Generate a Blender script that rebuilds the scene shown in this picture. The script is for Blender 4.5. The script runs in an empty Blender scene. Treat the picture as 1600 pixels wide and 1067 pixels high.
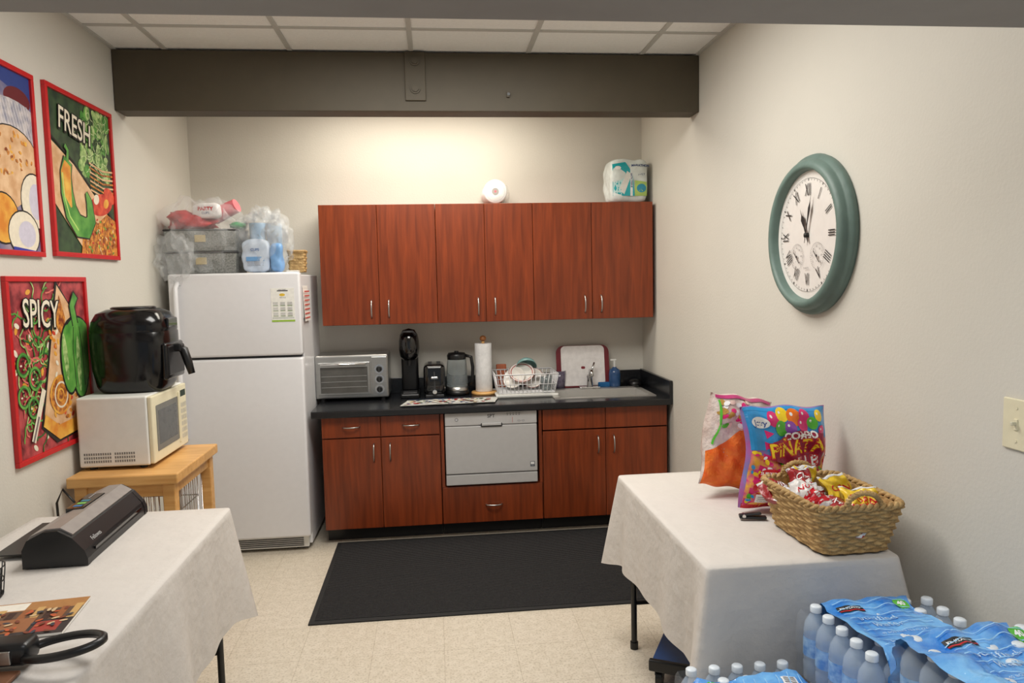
import bpy, bmesh, math, random
from mathutils import Vector, Matrix, noise
random.seed(4)
S=bpy.context.scene
S.view_settings.view_transform='Standard'
COL=bpy.context.collection
pi=math.pi
XL,XR,D,CEIL=-1.553,1.455,5.045,2.765

# ------------------------------------------------------------ materials
def lin(c):
    return tuple(((v/255)/12.92 if v/255<=.04045 else ((v/255+.055)/1.055)**2.4) for v in c)
_m={}
def mat(name,rgb,rough=.5,metal=0,var=.06,scale=30,bump=0,trans=0,alpha=1,coat=0,stretch=(1,1,1),bscale=None,rgb2=None,spec=.5):
    if name in _m: return _m[name]
    m=bpy.data.materials.new(name);m.use_nodes=True;nt=m.node_tree
    b=nt.nodes['Principled BSDF'];tc=nt.nodes.new('ShaderNodeTexCoord');mp=nt.nodes.new('ShaderNodeMapping')
    mp.inputs['Scale'].default_value=stretch
    nz=nt.nodes.new('ShaderNodeTexNoise');nz.inputs['Scale'].default_value=scale;nz.inputs['Detail'].default_value=4
    nt.links.new(tc.outputs['Object'],mp.inputs[0]);nt.links.new(mp.outputs[0],nz.inputs['Vector'])
    r=nt.nodes.new('ShaderNodeValToRGB');c=lin(rgb)
    if rgb2: c2=lin(rgb2); a1=c;a2=c2
    else:
        a1=tuple(v*(1-var) for v in c);a2=tuple(min(1,v*(1+var)) for v in c)
    r.color_ramp.elements[0].color=(*a1,1);r.color_ramp.elements[1].color=(*a2,1)
    r.color_ramp.elements[0].position=.35;r.color_ramp.elements[1].position=.65
    nt.links.new(nz.outputs['Fac'],r.inputs[0]);nt.links.new(r.outputs[0],b.inputs['Base Color'])
    b.inputs['Roughness'].default_value=rough;b.inputs['Metallic'].default_value=metal
    b.inputs['Specular IOR Level'].default_value=spec
    if trans:b.inputs['Transmission Weight'].default_value=trans
    if alpha<1:b.inputs['Alpha'].default_value=alpha
    if coat:b.inputs['Coat Weight'].default_value=coat
    if bump:
        n2=nt.nodes.new('ShaderNodeTexNoise');n2.inputs['Scale'].default_value=bscale or scale*3;n2.inputs['Detail'].default_value=5
        nt.links.new(mp.outputs[0],n2.inputs['Vector'])
        bp=nt.nodes.new('ShaderNodeBump');bp.inputs['Strength'].default_value=bump;bp.inputs['Distance'].default_value=.01
        nt.links.new(n2.outputs['Fac'],bp.inputs['Height']);nt.links.new(bp.outputs[0],b.inputs['Normal'])
    _m[name]=m;return m
def C(r,g,b,rough=.55): return mat('flat_%d_%d_%d'%(r,g,b),(r,g,b),rough,var=.05,scale=60)

WALL=mat('wall_paint',(211,207,197),.55,var=.012,scale=3,bump=.10,bscale=90)
def floor_mat():
    m=bpy.data.materials.new('vinyl_tile');m.use_nodes=True;nt=m.node_tree;b=nt.nodes['Principled BSDF']
    tc=nt.nodes.new('ShaderNodeTexCoord')
    br=nt.nodes.new('ShaderNodeTexBrick');br.offset=0;br.inputs['Scale'].default_value=1
    br.inputs['Brick Width'].default_value=.305;br.inputs['Row Height'].default_value=.305;br.inputs['Mortar Size'].default_value=.001
    br.inputs['Color1'].default_value=(*lin((216,206,190)),1);br.inputs['Color2'].default_value=(*lin((213,203,186)),1);br.inputs['Mortar'].default_value=(*lin((182,170,152)),1)
    nt.links.new(tc.outputs['Object'],br.inputs['Vector'])
    n=nt.nodes.new('ShaderNodeTexNoise');n.inputs['Scale'].default_value=110;n.inputs['Detail'].default_value=4;nt.links.new(tc.outputs['Object'],n.inputs['Vector'])
    r=nt.nodes.new('ShaderNodeValToRGB');r.color_ramp.elements[0].position=.33;r.color_ramp.elements[0].color=(.58,.54,.49,1);r.color_ramp.elements[1].position=.5;r.color_ramp.elements[1].color=(1,1,1,1)
    nt.links.new(n.outputs['Fac'],r.inputs[0])
    n2=nt.nodes.new('ShaderNodeTexNoise');n2.inputs['Scale'].default_value=28;n2.inputs['Detail'].default_value=5;nt.links.new(tc.outputs['Object'],n2.inputs['Vector'])
    r2=nt.nodes.new('ShaderNodeValToRGB');r2.color_ramp.elements[0].position=.4;r2.color_ramp.elements[0].color=(.90,.89,.87,1);r2.color_ramp.elements[1].position=.6;r2.color_ramp.elements[1].color=(1,1,1,1)
    nt.links.new(n2.outputs['Fac'],r2.inputs[0])
    mx=nt.nodes.new('ShaderNodeMix');mx.data_type='RGBA';mx.blend_type='MULTIPLY';mx.inputs[0].default_value=.62
    nt.links.new(br.outputs['Color'],mx.inputs[6]);nt.links.new(r.outputs[0],mx.inputs[7])
    my=nt.nodes.new('ShaderNodeMix');my.data_type='RGBA';my.blend_type='MULTIPLY';my.inputs[0].default_value=.8
    nt.links.new(mx.outputs[2],my.inputs[6]);nt.links.new(r2.outputs[0],my.inputs[7]);nt.links.new(my.outputs[2],b.inputs['Base Color'])
    b.inputs['Roughness'].default_value=.35
    return m
def wood_mat(name,dark,light,sc=6,rough=.35,axis='z'):
    m=bpy.data.materials.new(name);m.use_nodes=True;nt=m.node_tree;b=nt.nodes['Principled BSDF']
    tc=nt.nodes.new('ShaderNodeTexCoord');mp=nt.nodes.new('ShaderNodeMapping')
    mp.inputs['Scale'].default_value={'z':(11,11,.7),'x':(.7,9,9),'y':(9,.7,9)}[axis]
    n=nt.nodes.new('ShaderNodeTexNoise');n.inputs['Scale'].default_value=sc;n.inputs['Detail'].default_value=8;n.inputs['Distortion'].default_value=.6
    nt.links.new(tc.outputs['Object'],mp.inputs[0]);nt.links.new(mp.outputs[0],n.inputs['Vector'])
    r=nt.nodes.new('ShaderNodeValToRGB');r.color_ramp.elements[0].position=.3;r.color_ramp.elements[1].position=.72
    r.color_ramp.elements[0].color=(*lin(dark),1);r.color_ramp.elements[1].color=(*lin(light),1)
    nt.links.new(n.outputs['Fac'],r.inputs[0])
    mp3=nt.nodes.new('ShaderNodeMapping');mp3.inputs['Scale'].default_value=(1,1,.4);nt.links.new(tc.outputs['Object'],mp3.inputs[0])
    n3=nt.nodes.new('ShaderNodeTexNoise');n3.inputs['Scale'].default_value=4;n3.inputs['Detail'].default_value=3;nt.links.new(mp3.outputs[0],n3.inputs['Vector'])
    r3=nt.nodes.new('ShaderNodeValToRGB');r3.color_ramp.elements[0].position=.35;r3.color_ramp.elements[1].position=.65;r3.color_ramp.elements[0].color=(.89,.89,.89,1);r3.color_ramp.elements[1].color=(1.08,1.08,1.08,1);nt.links.new(n3.outputs['Fac'],r3.inputs[0])
    mx=nt.nodes.new('ShaderNodeMix');mx.data_type='RGBA';mx.blend_type='MULTIPLY';mx.inputs[0].default_value=1
    nt.links.new(r.outputs[0],mx.inputs[6]);nt.links.new(r3.outputs[0],mx.inputs[7]);nt.links.new(mx.outputs[2],b.inputs['Base Color'])
    b.inputs['Roughness'].default_value=rough
    return m
CHERRY=wood_mat('cherry_laminate',(108,45,18),(142,62,26),4,.3)
MAPLE=wood_mat('maple_butcher_block',(205,150,84),(226,178,112),5,.4,'x')
WHITE=mat('white_enamel',(228,228,231),.3,var=.01)
WPL=mat('white_plastic',(226,226,222),.4,var=.02)
CREAM=mat('cream_plastic',(226,218,188),.4,var=.02)
BLACK=mat('black_plastic',(18,18,20),.35,var=.1)
BLKG=mat('black_gloss',(10,10,12),.12,var=.1,coat=.5)
BLKS=mat('black_satin',(11,11,13),.17,var=.1)
DGREY=mat('dark_grey',(60,60,62),.4)
CHROME=mat('chrome',(215,215,215),.16,1,var=.02)
STEEL=mat('brushed_steel',(190,190,188),.32,1,var=.05,scale=8,stretch=(1,1,40))
SINKS=mat('satin_steel',(198,196,192),.42,.75,var=.03,scale=8)
SILV=mat('silver_paint',(190,189,189),.4,.1,var=.02)
COUNT=mat('black_countertop',(26,27,30),.22,var=.25,scale=200)
CLOTH=mat('white_tablecloth',(205,199,193),.85,var=.015,scale=8,bump=.5,bscale=20)
BEAM=mat('beam_paint',(72,64,49),.6,var=.04,scale=10)
HEAD=mat('header_paint',(134,132,132),.6,var=.03,scale=10)
RED=mat('red_frame',(196,28,32),.4,var=.04)
TEAL=mat('aged_teal',(102,124,117),.5,var=.12,scale=9,bump=.15)
WICK=mat('wicker',(160,126,78),.7,rgb2=(196,162,108),scale=45,bump=.6,bscale=150)
FILM=mat('clear_film',(235,238,240),.1,alpha=.17,var=.02,bump=1.0,bscale=25)
FILMW=mat('clear_pack_film',(225,232,240),.08,alpha=.08,var=.02,bump=1.0,bscale=22)
GLASS=mat('clear_glass',(225,235,238),.05,trans=.85,var=.01)
WATER=mat('water_bottle_plastic',(206,224,244),.1,var=.04,alpha=.42,spec=.8)
CEILM=mat('ceiling_tile',(246,245,242),.9,var=.02,scale=60,bump=.25,bscale=200)

# ------------------------------------------------------------ mesh builder
def text_geo(s,size,bold=0):
    c=bpy.data.curves.new('t','FONT');c.body=s;c.size=size;c.offset=bold;c.align_x='CENTER';c.align_y='CENTER';c.resolution_u=3
    o=bpy.data.objects.new('t',c);COL.objects.link(o);bpy.context.view_layer.update()
    dg=bpy.context.evaluated_depsgraph_get();me=bpy.data.meshes.new_from_object(o.evaluated_get(dg))
    v=[(p.co.x,p.co.y) for p in me.vertices];f=[tuple(p.vertices) for p in me.polygons]
    bpy.data.objects.remove(o);bpy.data.curves.remove(c);bpy.data.meshes.remove(me)
    return v,f
class Art:
    def __init__(s): s.it=[]
    def poly(s,pts,m): s.it.append((list(pts),[tuple(range(len(pts)))],m));return s
    def rect(s,x0,y0,x1,y1,m): return s.poly([(x0,y0),(x1,y0),(x1,y1),(x0,y1)],m)
    def ell(s,cx,cy,rx,ry,m,rot=0,n=24,a0=0,a1=2*pi):
        c,q=math.cos(rot),math.sin(rot);P=[]
        for i in range(n):
            a=a0+(a1-a0)*i/(n if a1-a0>6.28 else n-1);x,y=rx*math.cos(a),ry*math.sin(a);P.append((cx+x*c-y*q,cy+x*q+y*c))
        return s.poly(P,m)
    def ring(s,cx,cy,r,w,m,n=32,a0=0,a1=2*pi,ry=None):
        v=[];f=[];k=(ry or r)/r
        for i in range(n+1):
            a=a0+(a1-a0)*i/n;v+=[(cx+r*math.cos(a),cy+r*k*math.sin(a)),(cx+(r-w)*math.cos(a),cy+(r-w)*k*math.sin(a))]
        f=[(2*i,2*i+2,2*i+3,2*i+1) for i in range(n)]
        s.it.append((v,f,m));return s
    def line(s,pts,w,m):
        v=[];f=[]
        for i,p in enumerate(pts):
            a=Vector(pts[max(0,i-1)]);b=Vector(pts[min(len(pts)-1,i+1)]);d=(b-a).normalized();n=Vector((-d.y,d.x))*w/2
            v+=[(p[0]+n.x,p[1]+n.y),(p[0]-n.x,p[1]-n.y)]
        s.it.append((v,[(2*i,2*i+2,2*i+3,2*i+1) for i in range(len(pts)-1)],m));return s
    def text(s,t,cx,cy,size,m,rot=0,sx=1,bold=0):
        v,f=text_geo(t,size,bold);c,q=math.cos(rot),math.sin(rot)
        s.it.append(([(cx+x*sx*c-y*q,cy+x*sx*q+y*c) for x,y in v],f,m));return s
class M:
    def __init__(s): s.v=[];s.f=[];s.mi=[];s.sm=[];s.mats=[]
    def idx(s,m):
        if m not in s.mats:s.mats.append(m)
        return s.mats.index(m)
    def raw(s,v,f,m,smooth=False):
        o=len(s.v);s.v+=[tuple(p) for p in v];i=s.idx(m)
        for a in f: s.f.append(tuple(o+k for k in a));s.mi.append(i);s.sm.append(smooth)
        return s
    def bm(s,b,m,mt=None,smooth=False):
        if mt is not None:bmesh.ops.transform(b,matrix=mt,verts=b.verts)
        b.verts.index_update();s.raw([v.co[:] for v in b.verts],[[v.index for v in f.verts] for f in b.faces],m,smooth);b.free();return s
    def box(s,x0,x1,y0,y1,z0,z1,m,bev=0,seg=2,mt=None,smooth=False):
        b=bmesh.new();bmesh.ops.create_cube(b,size=1)
        for v in b.verts:v.co=((x0+x1)/2+v.co.x*(x1-x0),(y0+y1)/2+v.co.y*(y1-y0),(z0+z1)/2+v.co.z*(z1-z0))
        if bev:bmesh.ops.bevel(b,geom=b.edges[:],offset=bev,segments=seg,profile=.5,affect='EDGES')
        return s.bm(b,m,mt,smooth)
    def soft(s,x0,x1,y0,y1,z0,z1,m,amp=.004,fr=12,e=6):
        b=bmesh.new();bmesh.ops.create_cube(b,size=2);bmesh.ops.subdivide_edges(b,edges=b.edges[:],cuts=14,use_grid_fill=True)
        for v in b.verts:
            p=v.co.copy();k=(abs(p.x)**e+abs(p.y)**e+abs(p.z)**e)**(-1/e);p*=k
            q=Vector(((x0+x1)/2+p.x*(x1-x0)/2,(y0+y1)/2+p.y*(y1-y0)/2,(z0+z1)/2+p.z*(z1-z0)/2))
            q+=p.normalized()*amp*noise.noise(q*fr*2);q.z=max(q.z,z0);v.co=q
        return s.bm(b,m,None,True)
    def cyl(s,p0,p1,r0,m,r1=None,n=20,cap=True):
        r1=r0 if r1 is None else r1;a=Vector(p0);b=Vector(p1);d=(b-a).normalized()
        u=d.orthogonal().normalized();w=d.cross(u);v=[]
        for c,r in((a,r0),(b,r1)):
            for i in range(n):
                t=2*pi*i/n;v.append(c+u*r*math.cos(t)+w*r*math.sin(t))
        s.raw(v,[(i,(i+1)%n,n+(i+1)%n,n+i) for i in range(n)],m,True)
        if cap:s.raw(v,[tuple(range(n))[::-1],tuple(range(n,2*n))],m)
        return s
    def tube(s,pts,r,m,n=8,closed=False):
        P=[Vector(p) for p in pts];k=len(P);v=[];up=None
        for i,p in enumerate(P):
            a=P[(i-1)%k] if closed or i>0 else P[0];b=P[(i+1)%k] if closed or i<k-1 else P[-1]
            d=(b-a).normalized()
            if up is None: up=d.orthogonal().normalized()
            up=(up-d*up.dot(d)).normalized();w=d.cross(up);rr=r[i] if isinstance(r,(list,tuple)) else r
            for j in range(n):
                t=2*pi*j/n;v.append(p+up*rr*math.cos(t)+w*rr*math.sin(t))
        f=[]
        for i in range(k if closed else k-1):
            for j in range(n):
                a=i*n;b=((i+1)%k)*n;f.append((a+j,a+(j+1)%n,b+(j+1)%n,b+j))
        if not closed:f+=[tuple(range(n))[::-1],tuple(range((k-1)*n,k*n))]
        return s.raw(v,f,m,True)
    def lathe(s,prof,m,o=(0,0,0),ax='z',n=32,sx=1,sy=1,smooth=True):
        v=[]
        for r,h in prof:
            for i in range(n):
                t=2*pi*i/n;a,b=r*sx*math.cos(t),r*sy*math.sin(t)
                v.append({'z':(o[0]+a,o[1]+b,o[2]+h),'x':(o[0]+h,o[1]+a,o[2]+b),'y':(o[0]+a,o[1]+h,o[2]+b)}[ax])
        f=[(i*n+j,i*n+(j+1)%n,(i+1)*n+(j+1)%n,(i+1)*n+j) for i in range(len(prof)-1) for j in range(n)]
        return s.raw(v,f,m,smooth)
    def blob(s,c,r,m,amp=0,fr=8,sub=3,smooth=True,flat=None,mt=None,xmin=None):
        b=bmesh.new();bmesh.ops.create_icosphere(b,subdivisions=sub,radius=1)
        for v in b.verts:
            d=v.co.copy();k=1+amp*noise.noise(d*fr+Vector(c)*7)
            v.co=Vector((c[0]+d.x*r[0]*k,c[1]+d.y*r[1]*k,c[2]+d.z*r[2]*k))
            if flat is not None and v.co.z<flat:v.co.z=flat
            if xmin is not None and v.co.x<xmin:v.co.x=xmin
        return s.bm(b,m,mt,smooth)
    def art(s,A,fn,step=.00006,maxlen=None,base=.0003):
        for k,(v,f,m) in enumerate(A.it):
            if maxlen:
                b=bmesh.new();vs=[b.verts.new((x,y,0)) for x,y in v]
                for q in f:
                    try:b.faces.new([vs[i] for i in q])
                    except Exception:pass
                bmesh.ops.triangulate(b,faces=b.faces[:])
                for _ in range(5):
                    E=[e for e in b.edges if e.calc_length()>maxlen]
                    if not E:break
                    bmesh.ops.subdivide_edges(b,edges=E,cuts=1);bmesh.ops.triangulate(b,faces=b.faces[:])
                b.verts.index_update();v=[(p.co.x,p.co.y) for p in b.verts];f=[[p.index for p in q.verts] for q in b.faces];b.free()
            s.raw([fn(x,y,base+step*k) for x,y in v],f,m)
        return s
    def obj(s,name,parent=None,world=False,label=None):
        off=Vector((0,0,0))
        if world and parent:
            r=parent
            while r.parent:r=r.parent
            off=r.location
        me=bpy.data.meshes.new(name);me.from_pydata([Vector(p)-off for p in s.v],[],s.f)
        for m in s.mats:me.materials.append(m)
        me.polygons.foreach_set('material_index',s.mi);me.polygons.foreach_set('use_smooth',s.sm)
        me.validate();me.update()
        o=bpy.data.objects.new(name,me);COL.objects.link(o)
        if parent:o.parent=parent
        if label:o['label']=label
        return o
def thing(name,label,cat,loc,rz=0,rx=0,ry=0,group=None):
    o=bpy.data.objects.new(name,None);COL.objects.link(o);o.location=loc;o.rotation_euler=(rx,ry,rz);o.empty_display_size=.05
    o['label']=label;o['category']=cat
    if group:o['group']=group
    return o
def single(m,name,label,cat,loc=(0,0,0),rz=0,group=None,rx=0,ry=0):
    o=m.obj(name);o.location=loc;o.rotation_euler=(rx,ry,rz);o['label']=label;o['category']=cat
    if group:o['group']=group
    return o
def struct(m,name):
    o=m.obj(name);o['kind']='structure';return o

# ------------------------------------------------------------ room
FL=floor_mat()
struct(M().box(-2.2,2.2,-1.5,D+.1,-.1,0,FL),'floor')
struct(M().box(XL-.1,XL,-1.5,D+.1,0,CEIL+.1,WALL),'wall_left')
struct(M().box(XR,XR+.1,-1.5,D+.1,0,CEIL+.1,WALL),'wall_right')
struct(M().box(XL,XR,D,D+.1,0,CEIL+.1,WALL),'wall_back')
struct(M().box(XL,XR,-1.5,D,CEIL,CEIL+.1,CEILM),'ceiling')
TB=mat('ceiling_grid_bar',(196,194,188),.5,var=.02)
m=M()
for i in range(-1,6):
    x=-1.30+.61*i
    if XL<x<XR:m.box(x-.012,x+.012,-1.5,D,CEIL-.006,CEIL,TB)
for k in range(-4,4):
    y=3.60+.61*k
    m.box(XL,XR,y-.012,y+.012,CEIL-.0055,CEIL,TB)
m.box(XL,XL+.02,-1.5,D,CEIL-.008,CEIL,TB).box(XR-.02,XR,-1.5,D,CEIL-.008,CEIL,TB)
struct(m,'trim_1')
struct(M().box(XL,XR,1.18,1.50,2.090,CEIL-.008,HEAD),'trim_2')
struct(M().box(XL,XL+.01,-1.5,D,0,.1,BLACK),'baseboard_left')
struct(M().box(XR-.01,XR,-1.5,4.4,0,.1,BLACK),'baseboard_right')

# ceiling beam
b=thing('ceiling_beam','dark olive-brown painted steel beam spanning wall to wall under ceiling','beam',(-.05,4.0,2.458))
M().box(XL+.002,XR-.002,3.93,4.07,2.458,CEIL-.01,BEAM,.004).obj('beam',b,True)
M().box(-.115,-.01,3.918,3.93,2.51,CEIL-.009,BEAM,.003).obj('mounting_plate',b,True)
for z in(2.57,2.71):
    M().cyl((-.063,3.918,z),(-.063,3.905,z),.019,BEAM,n=6).cyl((-.063,3.918,z),(-.063,3.912,z),.026,BEAM).obj('bolt',b,True)
M().cyl((.42,3.93,2.545),(.42,3.915,2.545),.008,BLACK).box(.41,.425,3.918,3.93,2.53,2.56,BEAM).obj('bolt',b,True,'small dark bolt head')

# ------------------------------------------------------------ cabinets
def handle(p0,p1,y,r=.0045):
    m=M();a=Vector((p0[0],y,p0[1]));c=Vector((p1[0],y,p1[1]));o=Vector((0,-.028,0))
    pts=[a]+[a.lerp(c,t)+o*math.sin(pi*t)**.45 for t in[.06,.15,.3,.5,.7,.85,.94]]+[c]
    m.tube(pts,r,STEEL)
    return m
DW=.018
def cabinet(name,label,x0,x1,z0,z1,yf,yb,panels,body=None,toe=False):
    r=thing(name,label,'cabinet',((x0+x1)/2,yb,0 if toe else z0))
    m=M()
    if body: 
        for q in body:m.box(*q)
    else: m.box(x0+.001,x1-.001,yf+DW+.002,yb,z0,z1,CHERRY,.001)
    if toe:m.box(x0+.001,x1-.001,yf+.10,yb,0.001,z0,BLACK)
    m.obj('body',r,True)
    for kind,a,b,c,d,h in panels:
        p=M().box(a+.0015,b-.0015,yf,yf+DW,c+.0015,d-.0015,CHERRY,.0025).obj(kind,r,True)
        if h:
            q=handle(h[0],h[1],yf);o=q.obj('handle',p,True,'brushed metal arched handle')
    return r
uz0,uz1=1.312,2.066
UY=4.712
def hv(x,z): return((x,z-.055),(x,z+.055))
def hh(x,z): return((x-.05,z),(x+.05,z))
for x0,xm,x1,l in((-.70,-.342,.022,'cherry-laminate wall cabinet with two doors beside the refrigerator'),(.022,.332,.642,'cherry-laminate wall cabinet with two doors below a paper roll'),(.642,1.025,1.432,'cherry-laminate wall cabinet with two doors beside the wall')):
    cabinet('wall_cabinet',l,x0,x1,uz0,uz1,UY,D-.002,[('door',x0,xm,uz0,uz1,hv(xm-.05,uz0+.10)),('door',xm,x1,uz0,uz1,hv(xm+.058,uz0+.10))])
BY=4.42;bz=.095;CT=.825
cabinet('base_cabinet','cherry-laminate base cabinet with two drawers over two doors',-.69,.015,bz,.785,BY,D-.002,
 [('drawer',-.69,-.342,.655,.80-.015,hh(-.515,.72)),('drawer',-.342,.012,.655,.785,hh(-.16,.72)),
  ('door',-.69,-.342,bz,.65,hv(-.385,.56)),('door',-.342,.012,bz,.65,hv(-.288,.56))],toe=True)
x0,x1=.017,.635
cabinet('base_cabinet','cherry-laminate base cabinet holding a dishwasher above a wide drawer',x0,x1,bz,.785,BY,D-.002,
 [('drawer',x0,x1,bz,.325,hh(.33,.205))],body=[(x0,x1,BY+.02,D-.002,bz,.325,CHERRY),(x0,x0+.018,BY,D-.002,.325,.785,CHERRY),(x1-.018,x1,BY,D-.002,.325,.785,CHERRY),(x0+.018,x1-.018,D-.02,D-.002,.325,.785,BLACK)],toe=True)
cabinet('base_cabinet','cherry-laminate sink base cabinet with two doors and blank panels',.637,1.430,bz,.62,BY,D-.002,
 [('drawer_panel',.64,1.035,.65,.785,None),('drawer_panel',1.035,1.428,.65,.785,None),
  ('door',.64,1.035,bz,.645,hv(.985,.55)),('door',1.035,1.428,bz,.645,hv(1.085,.55))],toe=True)
# dishwasher
dx0,dx1=.043,.603;dz0,dz1=.336,.783
r=thing('dishwasher','silver compact dishwasher built in below the black countertop','dishwasher',((dx0+dx1)/2,4.7,dz0-.009))
M().box(dx0,dx1,4.44,4.95,dz0,dz1,SILV,.006).obj('body',r,True)
M().box(dx0,dx1,4.405,4.44,.405,.70,SILV,.006).box(dx0+.02,dx1-.02,4.4045,4.406,.425,.68,SILV).obj('door',r,True)
m=M().box(dx0,dx1,4.402,4.44,.702,dz1,SILV,.006)
A=Art().text('SPT',0,.012,.030,DGREY,bold=.0006)
A.ell(-.21,-.004,.010,.010,DGREY).ell(-.21,-.004,.0075,.0075,C(190,190,194))
for i in range(5):A.ell(.10+.018*i,.016,.003,.003,DGREY);A.rect(.093+.018*i,.024,.106+.018*i,.027,DGREY)
for x in(.17,.195):A.ell(x,-.022,.008,.005,DGREY).ell(x,-.022,.006,.0035,C(200,200,204))
for i in range(4):A.ell(.13,-.002-.009*i,.002,.002,C(200,60,50))
m.art(A,lambda u,v,o:((dx0+dx1)/2+u,4.402-o,.745+v));m.obj('control_panel',r,True)
M().box(.26,.39,4.3985,4.404,.692,.715,DGREY,.004).box(.266,.384,4.392,4.402,.7,.716,SILV,.003).obj('handle',r,True)
M().box(dx0,dx1,4.408,4.44,dz0,.40,SILV,.004).obj('base_panel',r,True)
m=M();A=Art().rect(-.014,-.016,.014,.016,C(20,40,60)).rect(-.011,-.003,.011,.013,C(235,235,235)).text('ENERGY',0,-.010,.006,C(240,240,240))
m.art(A,lambda u,v,o:(.572+u,4.4045-o,.45+v));m.obj('sticker',r,True)
for x in(.08,.57):
    M().cyl((x,4.5,dz0-.008),(x,4.5,dz0+.002),.012,BLACK).obj('foot',r,True)

# countertop
m=M();cx0,cx1,cy0,cy1=-.742,1.432,4.392,D-.002;sx0,sx1,sy0,sy1=.76,1.36,4.53,4.90
for q in((cx0,sx0,cy0,cy1),(sx1,cx1,cy0,cy1),(sx0,sx1,cy0,sy0),(sx0,sx1,sy1,cy1)):m.box(*q,.786,CT,COUNT)
m.box(cx0,cx1+.02,cy0-.012,cy0,.784,CT,COUNT,.005)
ct=single(m,'countertop','glossy black laminate countertop with sink cut-out over base cabinets','countertop')
M().box(cx0,cx1,D-.022,D-.003,CT,.93,COUNT,.002).obj('backsplash',ct)
M().box(cx1,cx1+.02,cy0-.01,D-.003,.785,.935,COUNT,.003).obj('side_splash',ct)
# sink
r=thing('sink','stainless steel drop-in kitchen sink set in black countertop','sink',(1.06,4.72,CT-.14))
m=M();zt=CT+.005
for q in((sx0-.025,sx1+.025,sy0-.025,sy0+.015),(sx0-.025,sx1+.025,sy1-.05,sy1+.025),(sx0-.025,sx0+.015,sy0,sy1),(sx1-.015,sx1+.025,sy0,sy1)):m.box(*q,CT+.0003,zt,SINKS)
a,bb,c,d=sx0+.015,sx1-.015,sy0+.015,sy1-.05
zb=CT-.135;iv=.02
v=[(a,c,zt),(bb,c,zt),(bb,d,zt),(a,d,zt),(a+iv,c+iv,zb),(bb-iv,c+iv,zb),(bb-iv,d-iv,zb),(a+iv,d-iv,zb)]
m.raw(v,[(0,1,5,4),(1,2,6,5),(2,3,7,6),(3,0,4,7),(4,5,6,7)],SINKS)
m.obj('basin',r,True)
M().cyl((1.06,4.70,zb+.0005),(1.06,4.70,zb+.004),.04,CHROME).obj('drain',r,True)
# faucet
r=thing('faucet','chrome single-lever faucet behind the sink','faucet',(1.04,4.90,zt))
M().box(.97,1.11,4.875,4.925,zt,zt+.01,CHROME,.004).obj('base',r,True)
M().cyl((1.04,4.90,zt+.01),(1.04,4.90,zt+.07),.022,CHROME,.019).tube([(1.04,4.90,zt+.04),(1.035,4.86,zt+.10),(1.03,4.82,zt+.13),(1.025,4.77,zt+.13),(1.022,4.745,zt+.105)],[.014,.014,.013,.012,.013],CHROME,12).obj('spout',r,True)
M().blob((1.04,4.90,zt+.08),(.022,.022,.018),CHROME).tube([(1.045,4.9,zt+.085),(1.06,4.905,zt+.13),(1.075,4.91,zt+.175)],[.009,.007,.006],CHROME).obj('lever',r,True)

# ------------------------------------------------------------ fridge
fx0,fx1,fy=-1.487,-.762,4.33
r=thing('refrigerator','tall white top-freezer refrigerator in the corner beside cherry cabinets','refrigerator',((fx0+fx1)/2,4.67,0))
M().box(fx0+.004,fx1-.004,4.405,5.0,.03,1.635,WHITE,.006).box(fx0+.03,fx0+.1,4.42,4.5,0,.03,BLACK).box(fx1-.1,fx1-.03,4.42,4.5,0,.03,BLACK).box(fx0+.03,fx1-.03,4.9,4.98,0,.03,BLACK).obj('body',r,True)
M().box(fx0,fx1,fy,4.40,1.172,1.649,WHITE,.014,4,smooth=True).obj('freezer_door',r,True)
M().box(fx0,fx1,fy,4.40,.095,1.158,WHITE,.014,4,smooth=True).obj('door',r,True)
M().box(fx0+.012,fx1-.012,4.37,4.405,1.155,1.175,DGREY).obj('gasket',r,True)
m=M().box(fx0+.02,fx1-.02,4.375,4.405,.02,.088,WPL,.004)
for i in range(5):m.box(fx0+.22,fx1-.05,4.372,4.377,.03+.011*i,.035+.011*i,DGREY)
m.obj('grille',r,True)
for z0,z1 in((1.19,1.60),(.70,1.14)):
    m=M();m.tube([(fx0+.055,fy-.001,z0),(fx0+.05,fy-.028,z0+.03),(fx0+.05,fy-.034,(z0+z1)/2),(fx0+.05,fy-.028,z1-.03),(fx0+.055,fy-.001,z1)],.013,WHITE,10);m.obj('handle',r,True)
M().box(fx1-.075,fx1-.01,4.345,4.42,1.649,1.658,WPL,.003).obj('hinge_cover',r,True)
m=M().box(-.925,-.795,fy-.002,fy-.0002,1.365,1.558,C(238,238,232))
A=Art().rect(-.065,-.096,.065,-.086,C(150,190,60)).rect(-.03,.078,.03,.084,C(80,80,80)).ell(-.002,.058,.016,.008,C(225,190,60)).text('SERVICE',0,.042,.010,C(120,120,120)).rect(-.06,-.078,.06,-.070,C(200,205,200))
A.text('MAGNET',0,.086,.011,C(70,70,90))
for i in range(3):
    for j in range(3):
        A.rect(-.055+.04*i,-.065+.03*j,-.027+.04*i,-.062+.03*j,C(110,140,90))
        for k in range(3):A.rect(-.055+.04*i,-.058+.03*j+.006*k,-.027+.04*i,-.056+.03*j+.006*k,C(170,172,176))
m.art(A,lambda u,v,o:(-.86+u,fy-.002-o,1.462+v))
single(m,'magnet_calendar','small white calendar magnet with green band on freezer door','magnet')
m=M();XS=fx1-.004
m.raw([(XS+.002,4.42,1.57),(XS+.002,4.60,1.57),(XS+.012,4.60,1.36),(XS+.012,4.42,1.36)],[(0,1,2,3)],C(235,232,228))
m.box(XS+.0005,XS+.003,4.43,4.59,1.38,1.56,C(228,226,220))
for i in range(7):m.box(XS+.012,XS+.0135,4.43,4.59,1.375+.026*i,1.383+.026*i,C(200,90,80))
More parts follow.
